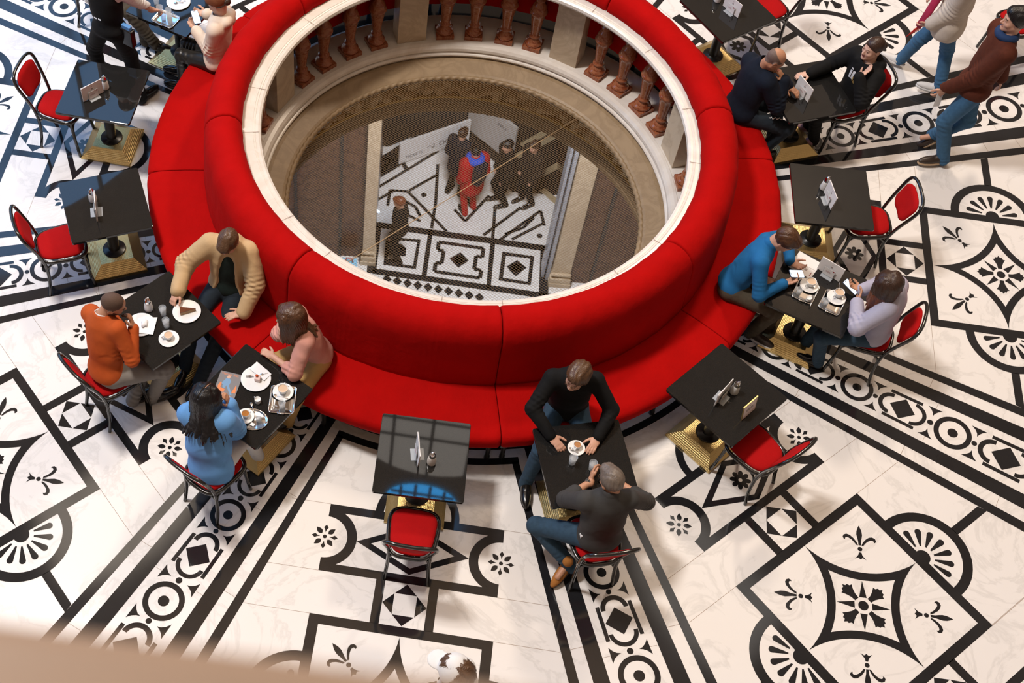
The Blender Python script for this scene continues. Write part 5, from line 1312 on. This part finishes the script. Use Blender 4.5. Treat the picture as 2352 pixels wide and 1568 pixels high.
I = person('tall person in rust brown fleece and blue jeans striding past, paper in hand', (4.72, 1.06, .985), (4.77, 1.08, 1.575), (4.77, 1.09, 1.765), 178, 175, 5, 0, wL=(4.475, 1.06, .90), eL=(4.60, .98, 1.15), wR=(5.03, 1.24, .93), eR=(4.98, 1.3, 1.2),
           kL=(4.60, 1.0, .52), aL=(4.745, .945, .115), kR=(4.74, 1.14, .50), aR=(4.70, 1.20, .16), fyL=192, fyR=188, hL=(-.35, .05, -.9), nL=(0, .9, 0), cL=.5, skin='fair', size=1.05, hair=('short', 'black', dict(vol=.02)), seatless=True,
           top=dict(mat=RUST, kind='sweater', name='fleece_jumper', grow=.024, arm=1.14, hem=-.10, fold=.005), bottom=dict(mat=MDEN, wide=1.08), shoe=dict(mat=BRS, sole=SOLT, pitch={1: .75}))
b = MB(); c = I['neck']+I['up']*.03-I['org']
b.tube([tuple(c+I['rt']*math.sin(a)*.078+I['fw']*(math.cos(a)*.078+.012)) for a in np.linspace(0, 2*PI, 21)[:-1]], .038, 10, closed=True); b.build('scarf', BLUESC, I['root'])
t = thing('paper_sheet', 'folded white paper in the hand of the person in the rust fleece', 'paper', (4.455, 1.045, .775)); t.rotation_euler = (R(70), R(10), R(20)); b = MB(); b.box((0, 0, 0), (.075, .15, .003)); b.build('sheet', PAPER, t)
# head at the bottom edge
I = person('person at the bottom edge, only brown hair and a white cap showing', (-.03, -5.34, .90), (-.04, -5.33, 1.42), (-.040, -5.30, 1.585), 150, 150, 10, 0, skin='fair', hair=('short', 'mid', dict(vol=.028, rough=.006)), seatless=True, kR=(-.2, -5.2, .5), aR=(-.1, -5.25, .10), kL=(-.2, -5.35, .5), aL=(-.1, -5.42, .10), top=dict(mat=WHT), bottom=dict(mat=DENIM), shoe=SHOEB)
S = SDF(I['hp'](0, 0, 0)-.25, I['hp'](0, 0, 0)+.25, .005); S.ell(I['hp'](0, .0, .050), np.array((.108, .112, .10)), I['H'], 0); S.ell(I['hp'](0, .13, .060), np.array((.07, .075, .012)), I['H'], .02)
n = nrm(I['H']@np.array((0, -.75, -.66))); S.plane(n, float(n@I['hp'](0, -.01, .055)), .01); V, F = S.mesh(); V = wrinkle(V, F, [], 4, .005, 40); obj_np('cap', V-I['org'], F, WHT, I['root'])
# ---------------------------------------------------------------- the lower hall seen through the opening
ZL = -9.4
lf = MB(); lf.poly([[(-8, 2), (8, 2), (8, 16), (-8, 16)]], ZL, 0)
def LP(P, m=1, dz=.002): lf.poly([P], ZL+dz, m)
def LL(a, b, w=.07, m=1):
    dx, dy = b[0]-a[0], b[1]-a[1]; l = math.hypot(dx, dy); nx, ny = -dy/l*w/2, dx/l*w/2
    LP([(a[0]+nx, a[1]+ny), (b[0]+nx, b[1]+ny), (b[0]-nx, b[1]-ny), (a[0]-nx, a[1]-ny)], m, .004)
def LQ(o, i):
    lf.poly([o, i], ZL+.003, 1)
LP([(-1.07, 7.31), (2.5, 7.03), (2.5, 6.89), (-1.06, 7.17)]); LP([(-.02, 7.23), (.06, 7.22), (-.01, 6.13), (-.10, 6.14)]); LP([(1.14, 7.11), (1.23, 7.11), (1.16, 5.96), (1.08, 5.97)])
LP([(-1.0, 6.22), (2.49, 5.93), (2.49, 5.80), (-.99, 6.09)]); LP([(2.07, 7.04), (2.24, 7.03), (2.20, 5.74), (2.03, 5.75)]); LP([(-1.1, 7.2), (-.90, 7.2), (-.93, 6.1), (-1.1, 6.1)])
LQ([(1.36, 6.83), (1.95, 6.78), (1.89, 6.11), (1.30, 6.16)], [(1.43, 6.74), (1.88, 6.72), (1.83, 6.18), (1.38, 6.23)])
LQ([(-.80, 6.97), (-.16, 6.96), (-.21, 6.27), (-.81, 6.31)], [(-.72, 6.91), (-.22, 6.90), (-.27, 6.34), (-.74, 6.38)])
def dia(N, E, S_, W):
    for a, b in ((N, E), (E, S_), (S_, W), (W, N)):
        pass
    mid = [((p[0]+q[0])/2, (p[1]+q[1])/2) for p, q in ((N, E), (E, S_), (S_, W), (W, N))]
    LQ([N, E, S_, W], mid)
dia((1.64, 6.66), (1.81, 6.50), (1.61, 6.28), (1.44, 6.49)); dia((.59, 6.74), (.75, 6.56), (.56, 6.38), (.39, 6.57)); dia((-.52, 6.84), (-.31, 6.63), (-.52, 6.46), (-.69, 6.63))
I_o = [(.18, 6.94), (1.01, 6.87), (.99, 6.66), (.88, 6.68), (.85, 6.38), (.98, 6.36), (.96, 6.18), (.13, 6.25), (.14, 6.45), (.25, 6.45), (.28, 6.74), (.17, 6.75)]
cI = (.57, 6.56)
for a, b in zip(I_o, I_o[1:]+I_o[:1]): LL(a, b, .075)
for i in range(10):
    x = -.72+.187*i; y = 6.0-.028*i*.98; LP([(x-.085, y), (x, y+.10), (x+.085, y-.01), (x, y-.11)])
for a, b in [((-.8, 8.1), (-.46, 8.1)), ((-.46, 8.1), (.31, 7.21)), ((-.8, 8.1), (-.82, 7.71)), ((.08, 7.88), (.03, 7.25)), ((1.21, 7.91), (1.17, 7.01)), ((-.44, 8.12), (.09, 8.59)), ((.08, 8.85), (.08, 7.88)), ((1.0, 7.18), (1.7, 7.93)), ((1.22, 7.01), (2.07, 7.88)), ((2.07, 7.88), (2.14, 7.52)), ((1.53, 7.13), (2.12, 7.58)),
             ((.65, 7.48), (1.09, 8.16)), ((.65, 7.48), (.44, 7.75)), ((-1.13, 8.05), (.07, 9.19)), ((-1.11, 7.76), (-.73, 8.09)), ((-.61, 7.93), (-.29, 7.73)), ((-.29, 7.73), (-.19, 7.51)), ((-.18, 7.4), (-.43, 7.52)), ((1.4, 7.25), (1.74, 7.43)), ((1.74, 7.43), (1.94, 7.7)), ((-1.16, 8.82), (-.83, 8.89)), ((-.83, 8.89), (-.98, 8.51))]: LL(a, b, .06)
for a, b in [((-1.2, 8.35), (0.0, 9.5)), ((-1.2, 8.6), (-.3, 9.5))]: LL(a, b, .22)
for c in ((-.15, 8.05), (2.05, 7.27)): LP(circ(*c, .055, 14))
LP([(1.5, 8.3), (4, 8.3), (4, 13), (-4, 13), (-4, 9.2), (-.9, 9.2), (-.4, 9.55), (.6, 9.6), (1.2, 9.0)], 2, .001)  # dark patch paints in the unlit floor behind the boards, dark floor at right
for a, b in [((1.75, 8.5), (2.75, 9.35)), ((1.75, 8.5), (1.95, 8.33)), ((2.1, 8.42), (2.5, 8.0)), ((1.6, 9.2), (2.5, 9.95)), ((1.7, 9.5), (2.4, 10.1))]: LL(a, b, .13, 3)
tag(lf.build('floor_lower', [WHITE, BLACK, mat('dark and unlit floor', (.02, .017, .015, 1), .3, var=.3), mat('yellowish stone strip', (.42, .33, .20, 1), .4)]), 'black and white patterned floor of the hall far below the net', 'floor', kind='structure')
b = MB(); b.box((-3.6, 7.9, -5), (5.2, 2.9, 9), 0); b.box((5.0, 8.4, -5), (5.2, 4.3, 9), 0)
for x, y in ((-1.62, 6.44), (-2.4, 6.44), (2.95, 6.24), (3.6, 6.24)): b.box((x, y, -5.2), (.05, .03, 8.4), m=1)
b.box((0, 13.5, -5), (18, .3, 9), m=2); b.box((-8.2, 8, -5), (.3, 14, 9), m=2); b.box((8.2, 8, -5), (.3, 14, 9), m=2)
tag(b.build('wall_lower', [BROWNM, BLACK, mat('dim warm plaster', (.10, .07, .045, 1), .8)]), 'brown marble walls of the hall below', 'wall', kind='structure')
for nm, x0, x1, y in (('trim_4', -1.20, -.99, 6.36), ('trim_5', 2.23, 2.56, 6.20)):
    b = MB(); xc = (x0+x1)/2; b.box((xc, y+.16, -4.9), (x1-x0, .34, 9)); b.box((xc, y+.1, ZL+.16), (x1-x0+.05, .36, .10)); b.box((xc, y+.09, ZL+.05), (x1-x0+.07, .38, .10)); b.box((xc, y+.1, ZL+.30), (x1-x0+.02, .33, .05))
    if nm == 'trim_5': b.box((x0-.05, y+.2, -4.9), (.06, .3, 9), m=1); b.box((x0-.13, y+.26, -4.9), (.05, .3, 9), m=1)
    tag(b.build(nm, [PIER, mat('bluish grey jamb', (.35, .38, .45, 1), .3)], bevel=.006), 'tan pilaster on the '+('left' if x0 < 0 else 'right')+' side of the passage below', 'pilaster', kind='structure')
def board(label, a, bb, h, z0, txt, th=.05, m=None):
    L = math.hypot(bb[0]-a[0], bb[1]-a[1]); an = math.atan2(bb[1]-a[1], bb[0]-a[0]); c = ((a[0]+bb[0])/2, (a[1]+bb[1])/2)
    t = thing('sign_board', label, 'sign', (*c, ZL+z0), an, 'white sign boards in the hall below')
    b = MB(); b.box((0, 0, h/2), (L, th, h)); b.build('panel', m or PAPER, t)
    b = MB()
    for s in (-1, 1): b.box((s*(L/2-.1), 0, -z0/2+.01), (.05, th, z0+.02)); b.box((s*(L/2-.1), 0, -z0+.012), (.08, .4, .024))
    b.build('stand', DARKMET, t)
    for bod, x, z, sz in txt: text('lettering', bod, sz, BLK, t, (x, -th/2-.002, z), (R(90), 0, 0), .0005)
    return t
t = board('long white direction board with small black pictograms below the net', (-.68, 8.74), (.64, 9.50), .56, .06, [('TICKETS', -.45, .13, .10), ('\u2191', -.12, .18, .16), ('2. OG', .13, .20, .16), ('\u2192', .55, .22, .20)])
t = board('greyish white board standing behind the red coat, below the net', (.62, 9.82), (1.50, 9.0), .95, .06, [('0 0', -.2, .75, .16), ('INFO', .25, .72, .10)], m=mat('grey white board', (.55, .52, .50, 1), .6))
t = thing('shopping_bag', 'light blue bag half hidden by the white rim, lower left in the hall below', 'bag', (-1.42, 6.05, ZL)); b = MB(); b.prism([(-.15, -.1), (.15, -.1), (.13, .1), (-.13, .1)], 0, .34); b.build('bag_body', mat('light blue paper', (.30, .62, .85, 1), .5), t)
b = MB(); b.tube([(-.07, 0, .34), (-.05, 0, .46), (.05, 0, .46), (.07, 0, .34)], .01, 6); b.build('handle', mat('red ribbon', (.7, .04, .02, 1), .5), t)
t = thing('barrier_post', 'slim post with a lit light blue top below the net', 'post', (1.30, 8.35, ZL)); b = MB(); b.lathe([(.14, 0), (.14, .02), (.025, .03), (.025, .55)], 12); b.build('post_base', DARKMET, t); b = MB(); b.lathe([(.025, .55), (.025, 1.15), (.0, 1.16)], 12); b.build('light_tube', mat('lit blue tube', (.1, .3, .5, 1), .3, emit=(.25, .65, 1, 1), estr=1.2), t)
t = thing('display_stand', 'dark display stand with a red bar and white flags, far below the net', 'display', (-.30, 11.3, ZL)); b = MB(); b.box((0, 0, .6), (2.0, .5, 1.2)); b.build('cabinet', DARKMET, t)
b = MB(); b.box((.05, -.2, 1.3), (.75, .07, .06), R(25)); b.build('red_bar', mat('red enamel', (.6, .01, .015, 1), .4), t)
b = MB(); b.box((0, -.2, 1.27), (.10, .5, .03), R(35)); b.box((.35, -.15, 1.27), (.10, .6, .03), R(35)); b.build('white_flag', PAPER, t)
REDC = cloth('red coat', (.42, .012, .015, 1)); BLUS = mat('bright blue scarf', (.02, .08, .55, 1), .8)
lw = dict(res=.011, seatless=True)
zl = np.array([0, 0, ZL])
def lower(label, x, y, ty, coat, nm='coat', hem=-.35, hair=('short', 'black'), hand=None, bot=BLKC, **k):
    c, s = math.cos(R(ty)), math.sin(R(ty)); T = lambda f, r, z: (x+c*f+s*r, y+s*f-c*r, ZL+z)
    a = dict(wR=T(.10, .26, .88), wL=T(.10, -.26, .88)); a.update(hand(T) if hand else {})
    return person(label, T(0, 0, .93), T(.02, 0, 1.43), T(.05, 0, 1.60), ty, ty, 15, 0, kR=T(.08, .10, .5), aR=T(.02, .11, .1), kL=T(.05, -.10, .5), aL=T(-.05, -.11, .1), hair=hair, top=dict(mat=coat, kind='sweater', name=nm, grow=k.pop('cg', .03), arm=1.2, hem=hem, res=.011), bottom=dict(mat=bot), shoe=SHOEB, **lw, **k)
I = lower('person in long red coat with a bright blue scarf walking below the net', .70, 7.74, 120, REDC, bot=REDC, cg=.055)
b = MB(); c = I['neck']+I['up']*.02-I['org']
b.tube([tuple(c+I['rt']*math.sin(a)*.11+I['fw']*(math.cos(a)*.11)) for a in np.linspace(0, 2*PI, 21)[:-1]], .075, 10, closed=True); b.build('scarf', BLUS, I['root'])
b = MB(); q = I['pel']+I['up']*.32-I['fw']*.20-I['org']; b.box(tuple(q), (.30, .18, .42), R(150-90)); b.build('backpack', NAVY, I['root'], bevel=.04)
I = lower('person in black below the net at left, holding up a lit phone', -.56, 6.46, 170, BLKC, hem=-.12, hair=('short', 'auburn'), hand=lambda T: dict(wR=T(.34, .10, 1.20), eR=T(.1, .3, 1.1), wL=T(.34, -.08, 1.18), eL=T(.1, -.3, 1.1)))
phone('lit phone held by the person in black below the net', (-1.00, 6.55, ZL+1.24), (R(35), 0, R(80)))
lower('person in a dark coat standing between the sign boards below the net', .42, 8.15, 60, NAVY, hair=('short', 'dark'))
lower('person in a black coat right of the red coat below the net', 1.30, 8.0, 200, BLKC, hair=('short', 'black'))
lower('person in dark clothes at the right of the group below the net', 1.78, 8.05, 215, cloth('dark brown coat', (.02, .015, .012, 1)), hair=('short', 'dark'))

# ---------------------------------------------------------------- the hall around: walls, drum, dome, windows
HS = marble('hall stone', (.24, .18, .125, 1), (.15, .10, .06, 1), .5, .6, .4)
def octa(r, off=0): return [(r*math.cos(TH+PI/8+off+k*PI/4), r*math.sin(TH+PI/8+off+k*PI/4)) for k in range(8)]
def wall_ring(name, r, z0, z1, m, label, holes=None):
    b = MB(); P = octa(r)
    for k in range(8):
        a, c = P[k], P[(k+1) % 8]; b.add([(a[0], a[1], z0), (c[0], c[1], z0), (c[0], c[1], z1), (a[0], a[1], z1)], [(0, 3, 2, 1)])
    return tag(b.build(name, m), label, 'wall', kind='structure')
wall_ring('wall_hall', 12.2, 0, 13.0, HS, 'octagonal stone walls of the hall')
wall_ring('wall_drum', 12.2, 13.0, 32.0, HS, 'octagonal drum under the dome')
b = MB(); prof = [(12.0*math.cos(a), 31.9+9*math.sin(a)) for a in np.linspace(0, R(76), 14)]
b.lathe(prof, 48, sm=True, cap=False)
tag(b.build('ceiling', mat('painted dome', (.55, .43, .31, 1), .8, var=.35, vscale=.5)), 'painted dome over the hall', 'ceiling', kind='structure')
b = MB(); b.lathe([(0, 41.2), (3.2, 40.6)], 32, cap=False); tag(b.build('window_1', mat('daylit oculus glass', (.1, .1, .1, 1), .4, emit=(.95, .97, 1, 1), estr=3.0)), 'round daylit oculus at the top of the dome', 'window', kind='structure')
def daylight(n, c, s_): return mat(n, (.1, .1, .1, 1), .3, emit=c, estr=s_)
DAY = daylight('blue daylit glass', (.22, .52, 1.0, 1), WIN[0]); GLOW2 = daylight('pale added glow', (1, .90, .80, 1), WIN[1]); GLOW3 = daylight('bright warm added glow', (1, .84, .68, 1), WIN[2]); DAY4 = daylight('sky blue round glass', (.03, .42, 1, 1), WIN[3])
FRMW = mat('window bars', (.10, .09, .08, 1), .6)
def window(n, k, z0, w, h, m, bars=(3, 4), u0=0, disc=False):
    """arched (or round) window on octagon side k"""
    a = TH+k*PI/4; ap = 12.2*math.cos(PI/8)-.06; e = (math.cos(a), math.sin(a)); t_ = (-e[1], e[0]); W = lambda u, z, d=0: (e[0]*(ap-d)+t_[0]*(u0+u), e[1]*(ap-d)+t_[1]*(u0+u), z)
    if disc: out = [(w/2*math.cos(q), z0+h/2+w/2*math.sin(q)) for q in np.linspace(0, 2*PI, 33)[:-1]]
    else: out = [(-w/2, z0), (w/2, z0)]+[(w/2*math.cos(q), z0+h-w/2+w/2*math.sin(q)) for q in np.linspace(0, PI, 17)]
    b = MB(); b.add([W(u, z) for u, z in out], [list(range(len(out)))]); o = tag(b.build('window_%d' % n, m), 'daylit '+('round' if disc else 'arched')+' window high in the hall', 'window', kind='structure')
    f = MB()
    for i in range(1, bars[0]):
        u = -w/2+w*i/bars[0]; q = math.sqrt(max(0, w*w/4-u*u)); zt = z0+h-w/2+q; zb = z0+w/2-q if disc else z0; f.tube([W(u, zb, .05), W(u, zt, .05)], .05, 4)
    for i in range(1, bars[1]+(0 if disc else 1)):
        z = z0+(h-(0 if disc else w/2))*i/bars[1]; q = math.sqrt(max(0, w*w/4-(z-z0-h/2)**2)) if disc else w/2; f.tube([W(-q, z, .05), W(q, z, .05)], .05, 4)
    f.build('glazing_bar', FRMW, o)
window(2, 5, 3.0, 7.0, 9.6, DAY, (5, 5)); window(3, 6, 3.0, 6.0, 9.0, DAY, (5, 5))
for i, k in enumerate((0, 1, 2, 3, 4, 5, 6, 7)): window(4+i, k, 21.5, 4.6, 6.2, GLOW3 if k == 5 else GLOW2, (4, 4), .6 if k == 5 else 0)  # drum row added for soft overhead light and bright warm floor reflections
window(12, 4, 28.35, 2.3, 2.3, DAY4, (5, 4), .05, True)
# stone parapet right under the camera, out of focus
b = MB()
A_, B_ = np.array(LEDGE[0]), np.array(LEDGE[1]); d = (B_-A_)/np.linalg.norm(B_-A_); nn = np.array([d[1], -d[0], 0]); nn = nn if nn@(np.array(CAM)-A_) > 0 else -nn
P = [A_-d*1.2, B_+d*.3, B_+d*.3+nn*.5, A_-d*1.2+nn*.5]
b.add([tuple(p) for p in P]+[tuple(p-np.array([0, 0, .16])) for p in P], [(0, 1, 2, 3), (7, 6, 5, 4), (0, 4, 5, 1), (1, 5, 6, 2), (2, 6, 7, 3), (3, 7, 4, 0)])
tag(b.build('parapet', mat('tan marble parapet', (.27, .185, .13, 1), .35, var=.12, vscale=6), bevel=.01), 'blurred tan stone parapet edge in the lower left corner', 'parapet')

# ---------------------------------------------------------------- light
def area(name, loc, tgt, size, power, col, sy=None):
    l = bpy.data.lights.new(name, 'AREA'); l.energy = power; l.color = col; l.size = size
    if sy: l.shape = 'RECTANGLE'; l.size_y = sy
    o = bpy.data.objects.new(name, l); COL.objects.link(o); o.location = loc
    o.rotation_euler = (Vector(tgt)-Vector(loc)).to_track_quat('-Z', 'Y').to_euler(); return o
for a in LIGHTS: area(*a)
w = bpy.data.worlds.new('World'); SC.world = w; w.use_nodes = True
w.node_tree.nodes['Background'].inputs[0].default_value = (.6, .55, .5, 1); w.node_tree.nodes['Background'].inputs[1].default_value = .2
# ---------------------------------------------------------------- camera
cd = bpy.data.cameras.new('camera'); co = bpy.data.objects.new('camera', cd); COL.objects.link(co); SC.camera = co
cd.sensor_width = 36; cd.lens = 3021.14/2352*36; cd.shift_x = 288.82/2352; cd.clip_start = .05; cd.clip_end = 200
pi_, ro = 0.976026093, 0.0778707778
fw = Vector((0, math.cos(pi_), -math.sin(pi_))); rt = Vector((1, 0, 0)); up = rt.cross(fw); c, s = math.cos(ro), math.sin(ro)
r2 = rt*c+up*s; u2 = up*c-rt*s
co.matrix_world = Matrix(((r2.x, u2.x, -fw.x, CAM[0]), (r2.y, u2.y, -fw.y, CAM[1]), (r2.z, u2.z, -fw.z, CAM[2]), (0, 0, 0, 1)))
cd.dof.use_dof = True; cd.dof.focus_distance = 11.6; cd.dof.aperture_fstop = 3.6
SC.view_settings.view_transform = 'Standard'; SC.view_settings.look = 'None'; SC.view_settings.exposure = EXPO; SC.view_settings.gamma = 1; SC.view_settings.use_curve_mapping = False
cy = SC.cycles; cy.use_adaptive_sampling = True; cy.adaptive_threshold = .025; cy.max_bounces = 7; cy.diffuse_bounces = 2; cy.glossy_bounces = 4; cy.transmission_bounces = 6; cy.transparent_max_bounces = 6; cy.caustics_reflective = False; cy.caustics_refractive = False; cy.sample_clamp_indirect = 6
